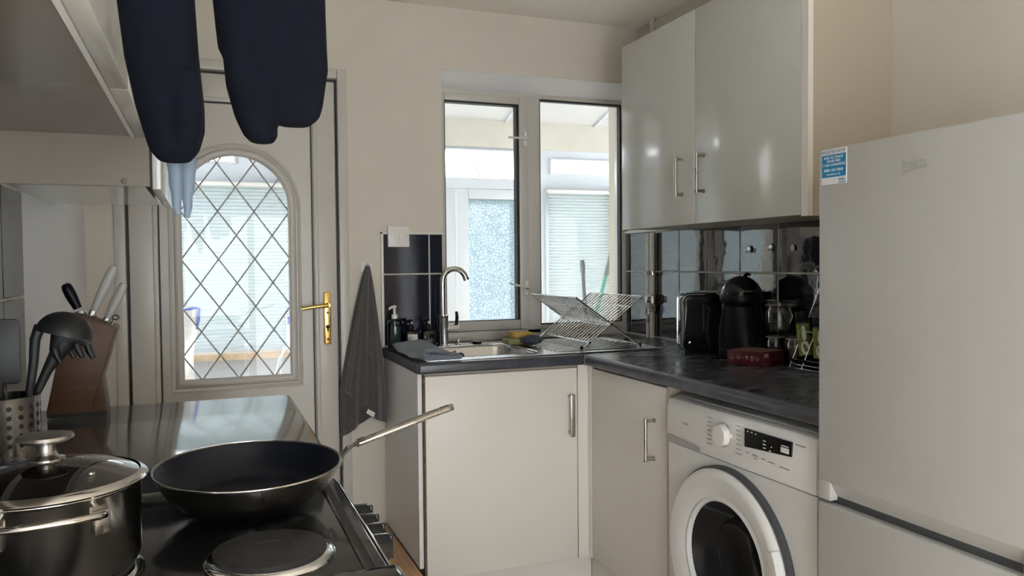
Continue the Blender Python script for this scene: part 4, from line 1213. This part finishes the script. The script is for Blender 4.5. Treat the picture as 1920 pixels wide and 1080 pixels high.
# dark red card box with printed icons
c = thing('card_box', 'dark red cardboard box with white icons in front of the jars', 'box', (-.12, -1.09, ZW))
P0, P1, P2 = Vector((-.209, -1.036, ZW)), Vector((-.163, -1.164, ZW)), Vector((-.048, -1.128, ZW))
P3 = P0 + (P2 - P1)
BH = .046
obj('carton', MB().loft([[p + Vector((0, 0, h)) for p in (P0, P1, P2, P3)] for h in (0, BH)]), 'box_red', c, bevel=.001)
obj('top_print', MB().loft([[p + Vector((0, 0, h)) for p in (P0.lerp(P2, .03), P1.lerp(P3, .03), P2.lerp(P0, .03), P3.lerp(P1, .03))] for h in (BH, BH + .0006)]), 'box_top', c)
dA = (P1 - P0).normalized()
nA = Vector((dA.y, -dA.x, 0))
if nA.x > 0:
    nA = -nA
def icon(kind, s_, z):
    o_ = P0 + dA * s_ + Vector((0, 0, z)) + nA * .0006
    up_ = Vector((0, 0, 1))
    Q = lambda u, v: o_ + dA * u + up_ * v
    mb = MB()
    def strip(pts, w=.0011, closed=False):
        mb.tube([Q(*p) for p in pts], w * .6, 5, closed=closed)
    if kind == 'square':
        strip([(-.006, -.005), (.006, -.005), (.006, .006), (-.006, .006)], closed=True)
        strip([(-.003, -.005), (0, -.010), (.003, -.005)])
    elif kind == 'cup':
        strip([(-.005, .006), (-.005, -.006), (.004, -.006), (.004, .006)], closed=True)
        strip([(-.004, 0), (.004, 0)], .0016)
        strip([(.004, .003), (.007, .001), (.004, -.003)])
    elif kind == 'leaf':
        strip([(-.005, .002), (0, -.007), (.005, .003), (0, .007)], closed=True)
        strip([(-.004, .004), (.004, .004)], .003)
    elif kind == 'bin':
        strip([(-.005, .005), (-.004, -.007), (.004, -.007), (.005, .005)], closed=True)
        strip([(-.006, .007), (.006, .007)], .0018)
        strip([(0, .004), (0, -.006)])
    else:
        strip([(.0065 * math.cos(a), .0065 * math.sin(a)) for a in [2 * PI * i / 14 for i in range(14)]], closed=True)
        strip([(-.003, -.002), (0, .003), (.003, -.002)], closed=True)
    obj('printed_icon', mb, 'print_pink', c)
for kind, s_ in (('square', .018), ('cup', .044), ('leaf', .076), ('bin', .096), ('ring', .115)):
    icon(kind, s_, .023)
for s_ in (.031, .060):
    o_ = P0 + dA * s_ + Vector((0, 0, .022)) + nA * .0004
    obj('printed_dot', MB().tube([o_ - dA * .002, o_ + dA * .002], .0008, 5), 'print_pink', c)
dB = (P2 - P1).normalized()
nB = Vector((dB.y, -dB.x, 0))
for u0, u1, z0, z1, m_ in ((.006, .030, .028, .041, 'box_top'), (.004, .036, .006, .024, 'print_pink')):
    a_, b_ = P1 + dB * u0, P1 + dB * u1
    if m_ == 'box_top':
        obj('print_label', MB().loft([[a_ + nB * .0008 + Vector((0, 0, z0)), b_ + nB * .0008 + Vector((0, 0, z0)), b_ + nB * .0008 + Vector((0, 0, z1)), a_ + nB * .0008 + Vector((0, 0, z1))],
                                       [a_ + Vector((0, 0, z0)), b_ + Vector((0, 0, z0)), b_ + Vector((0, 0, z1)), a_ + Vector((0, 0, z1))]]), 'print_pink', c)
    else:
        obj('print_outline', MB().tube([a_ + Vector((0, 0, z0)), b_ + Vector((0, 0, z0)), b_ + Vector((0, 0, z1)), a_ + Vector((0, 0, z1))], .0006, 5, closed=True), 'print_pink', c)

# glass jars
def jar(label, x, y, z, r, h, fill=None, fm=None, clip=False, lidm='clear_glass'):
    t = thing('glass_jar', label, 'jar', (x, y, z))
    obj('glass', MB().lathe([(0, 0), (r * .88, 0), (r * .98, .006), (r, .014), (r, h * .62), (r * .95, h * .74), (r * .80, h * .80), (r * .80, h * .84), (r * .76, h * .84), (r * .90, h * .72), (r * .95, h * .6), (r * .95, .016), (r * .85, .006), (0, .006)], (x, y, z), 40, cap0=False, cap1=False), 'clear_glass', t, smooth=50)
    obj('lid', MB().lathe([(r * .86, h * .845), (r * .90, h * .86), (r * .90, h * .93), (r * .80, h * .985), (r * .4, h), (0, h)], (x, y, z), 40), lidm, t, smooth=50)
    obj('seal', MB().lathe([(r * .84, h * .825), (r * .88, h * .835), (r * .84, h * .85)], (x, y, z), 40, cap0=False, cap1=False), 'label_white' if not clip else 'steel', t, smooth=50)
    if fill:
        obj('contents', MB().lathe([(r * .84, .007), (r * .93, .014), (r * .93, h * fill), (0, h * fill + .004)], (x, y, z), 32), fm, t, smooth=50)
    if clip:
        obj('wire_clip', MB().tube([(x - r * .9, y - .02, z + h * .70), (x - r * 1.04, y - .025, z + h * .84), (x - r * .6, y - .04, z + h * .93), (x, y - r * .95, z + h * .80), (x + r * .1, y - r * 1.06, z + h * .5)], .0016, 6), 'chrome', t, smooth=60)
        obj('wire_loop', MB().tube([(x + r * .1, y - r * 1.06, z + h * .5), (x + r * .35, y - r * 1.04, z + h * .35), (x - r * .1, y - r * 1.06, z + h * .33)], .0016, 6, closed=True), 'chrome', t, smooth=60)
    return t
jar('small clear glass jar with dark contents under the clip-top jar', -.012, -1.045, ZW, .040, .098, .45, 'spice_dark')
jar('small glass jar of brown powder behind the red box', 0.0, -1.132, ZW, .040, .098, .55, 'spice_brown')
jar('large empty clip-top glass jar standing on the smaller jar', -.010, -1.060, ZW + .099, .055, .112, clip=True)

# wire spice rack with bottles, half behind the fridge
RX0, RX1, RY0, RY1 = -.105, .035, -1.50, -1.222
c = thing('spice_rack', 'chrome wire spice rack with sloping sides beside the fridge', 'spice rack', (-.03, -1.35, ZW))
for z in (.9135, .926):
    obj('bottom_wire', MB().tube([(RX0, RY0, z), (RX0, RY1, z), (RX1, RY1, z), (RX1, RY0, z)], .002, 8, closed=True), 'chrome', c, smooth=60)
for x in (RX0, RX1):
    obj('slanted_wire', MB().tube([(x, RY1, .9145), (-.030, RY1 - .062, 1.188)], .0022, 8), 'chrome', c, smooth=60)
    obj('slanted_wire', MB().tube([(x, RY1 - .055, .9145), (-.030, RY1 - .10, 1.16)], .0022, 8), 'chrome', c, smooth=60)
    obj('slanted_wire', MB().tube([(x, RY0, .9145), (-.030, RY0 + .062, 1.188)], .0022, 8), 'chrome', c, smooth=60)
obj('top_wire', MB().tube([(-.030, RY1 - .055, 1.188), (-.030, RY0 + .055, 1.188)], .0022, 8), 'chrome', c, smooth=60)
obj('top_wire', MB().tube([(-.055, RY1 - .05, 1.150), (-.055, RY0 + .05, 1.150)], .0018, 8), 'chrome', c, smooth=60)
obj('shelf_wire', MB().tube([(-.080, RY1 - .03, 1.03), (-.080, RY0 + .03, 1.03)], .0018, 8), 'chrome', c, smooth=60)
obj('shelf', MB().box(RX0 + .004, RY0 + .004, .9275, RX1 - .004, RY1 - .004, .930), 'black_plastic', c)
obj('tray', MB().prism(rrect(RX0 - .004, RY0, RX1, RY1 - .004, .01), 'Z', .934, .944), 'black_gloss', c, bevel=.002)
def spice(label, x, y, z, r, h, lidm, tilt=0, lab='label_green', oval=True):
    t = thing('spice_bottle', label, 'bottle', (x, y, z))
    org = (x, y, z)
    rm = Matrix.Rotation(math.radians(tilt), 3, 'X')
    obj('bottle', MB().lathe([(0, 0), (r * .9, 0), (r, .004), (r, h * .74), (r * .8, h * .8)], org, 24).rot(org, rm), 'bottle_glass', t, smooth=40)
    obj('wrap_label', MB().lathe([(r * 1.01, h * .06), (r * 1.02, h * .07), (r * 1.02, h * .72), (r * 1.01, h * .73)], org, 24, cap0=False, cap1=False).rot(org, rm), lab, t, smooth=40)
    obj('lid', MB().lathe([(r * .95, h * .78), (r, h * .79), (r, h * .98), (r * .95, h)], org, 24).rot(org, rm), lidm, t, smooth=40)
    if oval:
        dv = (Vector((-1.85, -3.26, 0)) - Vector((x, y, 0))).normalized()
        e1 = Vector((-dv.y, dv.x, 0))
        for zc, a_, b_ in ((.22, .62, .15), (.50, .34, .12), (.64, .25, .05)):
            ctr = Vector(org) + dv * (r * 1.03) + Vector((0, 0, h * zc))
            mb = MB().loft([[ctr + e1 * (r * a_ * math.cos(q)) + Vector((0, 0, h * b_ * math.sin(q))) + dv * o_ - dv * (r * .45 * (a_ * math.cos(q)) ** 2) for q in [2 * PI * i / 16 for i in range(16)]] for o_ in (0, .0014)])
            obj('label_print', mb.rot(org, rm), 'label_white', t)
    return t
spice('spice bottle with green label and white oval in the wire rack', -.072, -1.262, .9445, .021, .150, 'black_plastic', tilt=-9)
spice('spice jar with cork-brown lid at the back of the wire rack', -.010, -1.265, .9445, .022, .125, 'cork', lab='spice_dark', oval=False)
spice('spice bottle with yellow-green label next to the fridge', -.072, -1.325, .9445, .021, .135, 'black_plastic', tilt=-4)

# ================================================================== MITTS ON A RAIL
c = thing('hanging_rail', 'chrome rail on the hood cabinet that carries the oven mitts', 'rail', (-1.94, -2.16, 1.74))
obj('bar', MB().tube([(-1.963, -2.16, 1.74), (-1.66, -2.16, 1.74)], .006, 12).lathe([(.009, 0), (.009, .006)], (-1.66, -2.16, 1.74), 12, 'X'), 'chrome', c, smooth=40)
obj('mount', MB().lathe([(.018, 0), (.018, .006), (.010, .010)], (-1.964, -2.16, 1.74), 20, 'X'), 'chrome', c, smooth=40)
def mitt(label, sections, thumb, loopx):
    t = thing('oven_mitt', label, 'oven mitt', (loopx, -2.16, 1.74), 'pair of oven mitts')
    def lp(xc, hw_, hd_, z, yc):
        o = []
        for k_ in range(24):
            a = 2 * PI * k_ / 24
            ca, sa = math.cos(a), math.sin(a)
            o.append((xc + hw_ * (abs(ca) ** .75) * (1 if ca > 0 else -1), yc + hd_ * (abs(sa) ** .85) * (1 if sa > 0 else -1), z))
        return o
    mb = MB()
    mb.loft([lp(*s_) for s_ in sections])
    for th in thumb:
        mb.loft([lp(*s_) for s_ in th])
    o = obj('mitt_shell', mb, 'mitt', t, smooth=80)
    rmod = o.modifiers.new('fuse', 'REMESH')
    rmod.mode = 'VOXEL'
    rmod.voxel_size = 0.004
    rmod.use_smooth_shade = True
    sm = o.modifiers.new('soften', 'SMOOTH')
    sm.factor = .5
    sm.iterations = 5
    z0 = sections[0][3]
    x0 = sections[0][0]
    obj('cuff', MB().loft([lp(x0, sections[0][1] + .003, sections[0][2] + .003, z0 - .012, sections[0][4]), lp(x0, sections[0][1] + .003, sections[0][2] + .003, z0 + .004, sections[0][4])]), 'mitt', t, smooth=60)
    pts = [(x0 - .012, -2.16, z0), (x0 - .014, -2.16, z0 + .03)] + [(x0 + .014 * math.cos(a) if False else x0 - .0105 * math.cos(a), -2.16, 1.74 + .0105 * math.sin(a)) for a in [PI * i / 8 for i in range(9)]] + [(x0 + .014, -2.16, z0 + .03), (x0 + .012, -2.16, z0)]
    obj('hanging_loop', MB().tube(pts, .0022, 6), 'mitt', t, smooth=60)
    return t
YM = -2.16
mitt('dark navy oven mitt with its thumb hanging down, turned broadside',
     [(-1.766, .073, .026, 1.700, YM), (-1.766, .073, .030, 1.62, YM), (-1.762, .070, .032, 1.54, YM), (-1.752, .057, .032, 1.495, YM), (-1.745, .046, .030, 1.47, YM), (-1.740, .036, .026, 1.455, YM), (-1.737, .020, .018, 1.444, YM)],
     [[(-1.806, .022, .022, 1.55, YM - .006), (-1.797, .026, .024, 1.49, YM - .008), (-1.787, .026, .024, 1.45, YM - .010), (-1.781, .022, .022, 1.428, YM - .011), (-1.779, .014, .014, 1.417, YM - .011)],
      [(-1.703, .010, .026, 1.60, YM + .012), (-1.701, .011, .026, 1.52, YM + .012), (-1.709, .011, .022, 1.478, YM + .012), (-1.720, .009, .014, 1.458, YM + .012)]], -1.766)
mitt('dark navy oven mitt seen edge-on next to the white cabinet door',
     [(-1.902, .046, .034, 1.700, YM), (-1.904, .046, .036, 1.60, YM), (-1.898, .044, .038, 1.52, YM), (-1.890, .041, .037, 1.46, YM), (-1.886, .037, .034, 1.43, YM), (-1.886, .030, .028, 1.405, YM), (-1.886, .018, .018, 1.390, YM)],
     [[(-1.872, .018, .020, 1.50, YM - .02), (-1.869, .018, .020, 1.45, YM - .022), (-1.870, .016, .018, 1.42, YM - .022), (-1.872, .010, .010, 1.408, YM - .022)]], -1.902)
c = thing('serving_tongs', 'blue-grey tongs with scalloped edges hanging below the edge-on mitt', 'tongs', (-1.878, -2.10, 1.74))
for s_, ln in ((-1, 1.326), (1, 1.322)):
    pts = []
    for i in range(15):
        q = i / 14
        z = 1.52 + (ln - 1.52) * q
        spread = .0065 if q > .6 else .009
        pts.append((-1.880 + s_ * (.0055 + .002 * math.sin(q * PI) + (.0012 if i % 2 else 0)) + .002 * (1 - q), -2.105, z))
    obj('arm', MB().tube(pts, [.008] * 6 + [.010, .011, .011, .0105, .0095, .0085, .007, .0055, .0035], 10, flat=.5), 'tongs', c, smooth=40)
obj('scallop', MB().prism([(-1.8715, 1.345), (-1.8690, 1.345)] + [(-1.8665 + .0010 * (i % 2), 1.350 + i * .004) for i in range(12)] + [(-1.8730, 1.398)], 'Y', -2.107, -2.104), 'tongs', c)
obj('hanging_loop', MB().tube([(-1.880, -2.105, 1.51), (-1.880, -2.112, 1.62), (-1.880, -2.148, 1.742), (-1.880, -2.16, 1.7485), (-1.880, -2.172, 1.738), (-1.880, -2.150, 1.715)], .0018, 6), 'tongs', c, smooth=60)

# ================================================================== THE LEAN-TO BEHIND THE WINDOW AND DOOR
YC = 2.20
struct('floor_porch', MB().box(-3.4, 0.30, -0.1, 2.4, YC + .1, 0.0), 'floor_pale')
holes = [(-2.75, -1.02, 0.69, 1.80), (-2.75, -1.655, 1.915, 2.03), (-0.62, 0.43, 1.862, 2.085), (-0.26, 0.43, 0.0, 1.80), (0.535, 1.09, 0.80, 1.80), (0.576, 1.090, 1.915, 2.04)]
struct('wall_porch_far', MB().walled(-3.4, 2.4, 0, 2.10, holes, YC, YC + .08), 'upvc_out')
struct('trim_1', MB().box(-3.4, YC - .02, 2.10, 2.4, YC + .08, 2.36), 'plaster_out')
for nm, xa, xb, wn_ in (('wall_porch_left', -3.4, -3.3, 'window_added_left'), ('wall_porch_right', 2.3, 2.4, 'window_added_right')):
    struct(nm, MB().walled(0.3, YC, 0, 2.9, [(0.5, 2.0, 0.75, 2.2)], xa, xb, axis='X'), 'plaster_out')
    we = struct(wn_)  # unseen glazed end, added to brighten the lean-to
    obj('window_frame', MB().walled(0.5, 2.0, 0.75, 2.2, [(0.55, 1.22, 0.80, 2.15), (1.28, 1.95, 0.80, 2.15)], xa + .02, xb - .02, axis='X'), 'upvc_out', we)
    for y0_, y1_ in ((0.55, 1.22), (1.28, 1.95)):
        obj('pane', MB().box(xa + .048, y0_, 0.80, xa + .052, y1_, 2.15), 'pane', we)
struct('wall_house_outside', MB().box(-3.4, 0.29, CEIL, 2.4, 0.31, 2.95).box(-3.4, .29, 0, XL - .1, .31, CEIL).box(XR + .1, .29, 0, 2.4, .31, CEIL), 'plaster_out')
# sloping roof of translucent sheets, each sheet its own piece
rf = struct('ceiling_porch')
for i in range(8):
    x0_ = -3.4 + i * .725
    obj('roof_sheet', MB().prism([(0.30, 2.86), (YC + .06, 2.275), (YC + .06, 2.285), (0.30, 2.87)], 'X', x0_ + .006, x0_ + .719), 'roof_sheet', rf)
    obj('roof_bar', MB().prism([(0.30, 2.845), (YC + .05, 2.262), (YC + .05, 2.290), (0.30, 2.873)], 'X', x0_ - .010, x0_ + .006), 'upvc_out', rf)
def simple_window(name, x0, x1, z0, z1, w=.03, mull=()):
    o = struct(name)
    mb = MB().frame(x0, z0, x1, z1, w, YC - .015, YC + .06)
    for m_ in mull:
        mb.box(m_ - .02, YC - .012, z0, m_ + .02, YC + .058, z1)
    obj('window_frame', mb, 'upvc_out', o, bevel=.003)
    obj('pane', MB().box(x0 + w, YC + .03, z0 + w, x1 - w, YC + .034, z1 - w), 'pane', o)
    return o
simple_window('window_4', -2.75, -1.02, 0.69, 1.80)
simple_window('window_5', -2.75, -1.655, 1.915, 2.03, .012)
simple_window('window_6', -0.62, 0.43, 1.862, 2.085, .012)
simple_window('window_7', 0.535, 1.09, 0.80, 1.80)
simple_window('window_8', 0.576, 1.09, 1.915, 2.04, .012)
d2 = struct('door_2', label='white garden door with frosted glass')
obj('door_leaf', MB().frame(-0.255, 0.02, 0.425, 1.795, 0.19, YC + .0, YC + .06, wb=0.80, wt=0.07, wr=0.10), 'upvc_out', d2, bevel=.004)
obj('door_stile_line', MB().box(-0.165, YC - .004, 0.02, -0.160, YC + .002, 1.79), 'panel_grey', d2)
obj('frosted_pane', MB().box(-0.066, YC + .028, 0.82, 0.326, YC + .033, 1.726), 'frosted', d2)
# sill board
struct('trim_2', MB().box(-2.85, YC - .14, 0.655, -0.92, YC - .001, 0.685), 'wood_sill')

def blind(label, x0, x1, z0, z1):
    t = thing('pleated_blind', label, 'blind', ((x0 + x1) / 2, YC - .05, z0))
    n = int((z1 - z0) / .0225)
    mb = MB()
    for i in range(n * 2 + 1):
        z = z0 + (z1 - z0) * i / (n * 2)
        y = YC - .055 + (.012 if i % 2 else -.012)
        mb.v += [(x0, y, z), (x1, y, z)]
    for i in range(n * 2):
        mb.f.append((2 * i, 2 * i + 1, 2 * i + 3, 2 * i + 2))
    o = obj('pleats', mb, 'blind', t)
    o['kind'] = 'stuff'
    obj('head_rail', MB().box(x0 - .005, YC - .075, z1, x1 + .005, YC - .035, z1 + .025), 'white_plastic', t, bevel=.003)
    obj('bottom_rail', MB().box(x0 - .002, YC - .068, z0 - .016, x1 + .002, YC - .042, z0), 'white_plastic', t, bevel=.003)
blind('wide white pleated blind seen through the leaded door glass', -2.72, -1.04, 0.705, 1.768)
blind('narrow white pleated blind seen through the window over the sink', 0.540, 1.068, 0.810, 1.775)
tag(obj('wooden_post', MB().box(1.078, YC - .10, 0.0, 1.20, YC - .03, 1.80), 'wood_peach', bevel=.004), 'pale peach wooden board standing beside the narrow blind', 'board')

# things in the lean-to
c = thing('storage_bag', 'white plastic bag with blue edge seen through the door glass', 'bag', (-2.02, 1.5, 0.47))
loops = []
for z, rx, ry in ((.472, .10, .10), (.50, .12, .11), (.62, .105, .10), (.78, .10, .09), (.88, .125, .08), (.96, .125, .05), (1.00, .12, .02)):
    loops.append([(-2.025 + rx * math.cos(a) * (1 + .06 * math.sin(a * 5 + z * 20)), 1.5 + ry * math.sin(a) * (1 + .08 * math.sin(a * 4)), z + (.012 * math.cos(a) if z > .95 else 0)) for a in [2 * PI * i / 32 for i in range(32)]])
obj('bag_body', MB().loft(loops), 'bag_white', c, smooth=60)
obj('blue_edge', MB().tube([(-2.14, 1.5, .985), (-2.02, 1.495, 1.0), (-1.905, 1.5, 1.022), (-1.888, 1.497, 1.015), (-1.893, 1.49, .95), (-1.905, 1.485, .90)], .007, 8), 'bag_blue', c, smooth=60)
c = thing('wooden_stool', 'pale wooden stool carrying the white bag in the lean-to', 'stool', (-2.02, 1.5, 0))
obj('seat', MB().box(-2.20, 1.34, .445, -1.86, 1.66, .470), 'wood_peach', c, bevel=.005)
for x in (-2.17, -1.90):
    for y in (1.37, 1.62):
        obj('leg', MB().box(x, y, 0, x + .03, y + .03, .445), 'wood_peach', c)
c = thing('small_heater', 'pale box with hanging cables on the lean-to sill', 'appliance', (-1.30, 2.12, .686))
obj('case', MB().box(-1.365, 2.062, .686, -1.20, 2.120, .93), 'appliance', c, bevel=.01)
obj('front_stripe', MB().box(-1.36, 2.059, .87, -1.21, 2.063, .92), 'bag_blue', c)
obj('cable', MB().tube([(-1.30, 2.07, .76), (-1.36, 2.03, .74), (-1.42, 2.0, .66), (-1.46, 1.98, .50), (-1.48, 1.97, .30), (-1.48, 1.97, .02)], .005, 6), 'panel_grey', c, smooth=60)
obj('cable', MB().tube([(-1.33, 2.07, .75), (-1.39, 2.03, .73), (-1.415, 2.0, .62), (-1.415, 1.98, .40), (-1.40, 1.97, .02)], .005, 6), 'panel_grey', c, smooth=60)

def broom(label, top, foot, m, grip):
    t = thing('broom', label, 'broom', foot)
    a, b = Vector(foot), Vector(top)
    obj('stick', MB().tube([a.lerp(b, .12), b], .0105, 10), m, t, smooth=60)
    obj('grip', MB().tube([a.lerp(b, 1 - grip), a.lerp(b, .985), b], [.0135, .0145, .010], 10), 'broom_grey', t, smooth=60)
    obj('head', MB().box(foot[0] - .13, foot[1] - .025, .10, foot[0] + .13, foot[1] + .025, .165), m, t, bevel=.006)
    obj('bristles', MB().loft([[(foot[0] + sx * .12, foot[1] + sy * .022, .10) for sx, sy in ((-1, -1), (1, -1), (1, 1), (-1, 1))], [(foot[0] + sx * .145, foot[1] + sy * .035, .002) for sx, sy in ((-1, -1), (1, -1), (1, 1), (-1, 1))]]), 'broom_grey', t)
broom('grey-handled broom leaning behind the window over the sink', (-0.033, .42, 1.267), (0.14, .62, 0.0), 'broom_grey', .05)
broom('green-handled broom with grey grip leaning behind the window', (0.149, .42, 1.331), (-0.06, .78, 0.0), 'broom_green', .11)

# outside: lawn and a bare tree beyond the far windows
struct('ground', MB().box(-14, YC + .1, -0.3, 14, 20, -0.12), 'grass')
t = thing('bare_tree', 'leafless tree seen faintly through the far top windows', 'tree', (2.4, 8.0, -.12))
obj('trunk', MB().tube([(2.4, 8, -.12), (2.42, 8, 1.2), (2.35, 8, 2.2)], [.10, .08, .06], 10), 'bark', t, smooth=60)
for i in range(46):
    a0 = Vector((2.35 + random.uniform(-.05, .05), 8 + random.uniform(-.05, .05), random.uniform(1.0, 2.2)))
    d = Vector((random.uniform(-1, .8), random.uniform(-.4, .4), random.uniform(.15, 1.0))).normalized()
    L = random.uniform(.6, 1.5)
    pts = [a0]
    for k_ in range(4):
        d = (d + Vector((random.uniform(-.3, .3), random.uniform(-.2, .2), random.uniform(-.1, .25)))).normalized()
        pts.append(pts[-1] + d * L / 4)
    obj('branch', MB().tube(pts, [.016, .012, .009, .006, .003], 5), 'bark', t)
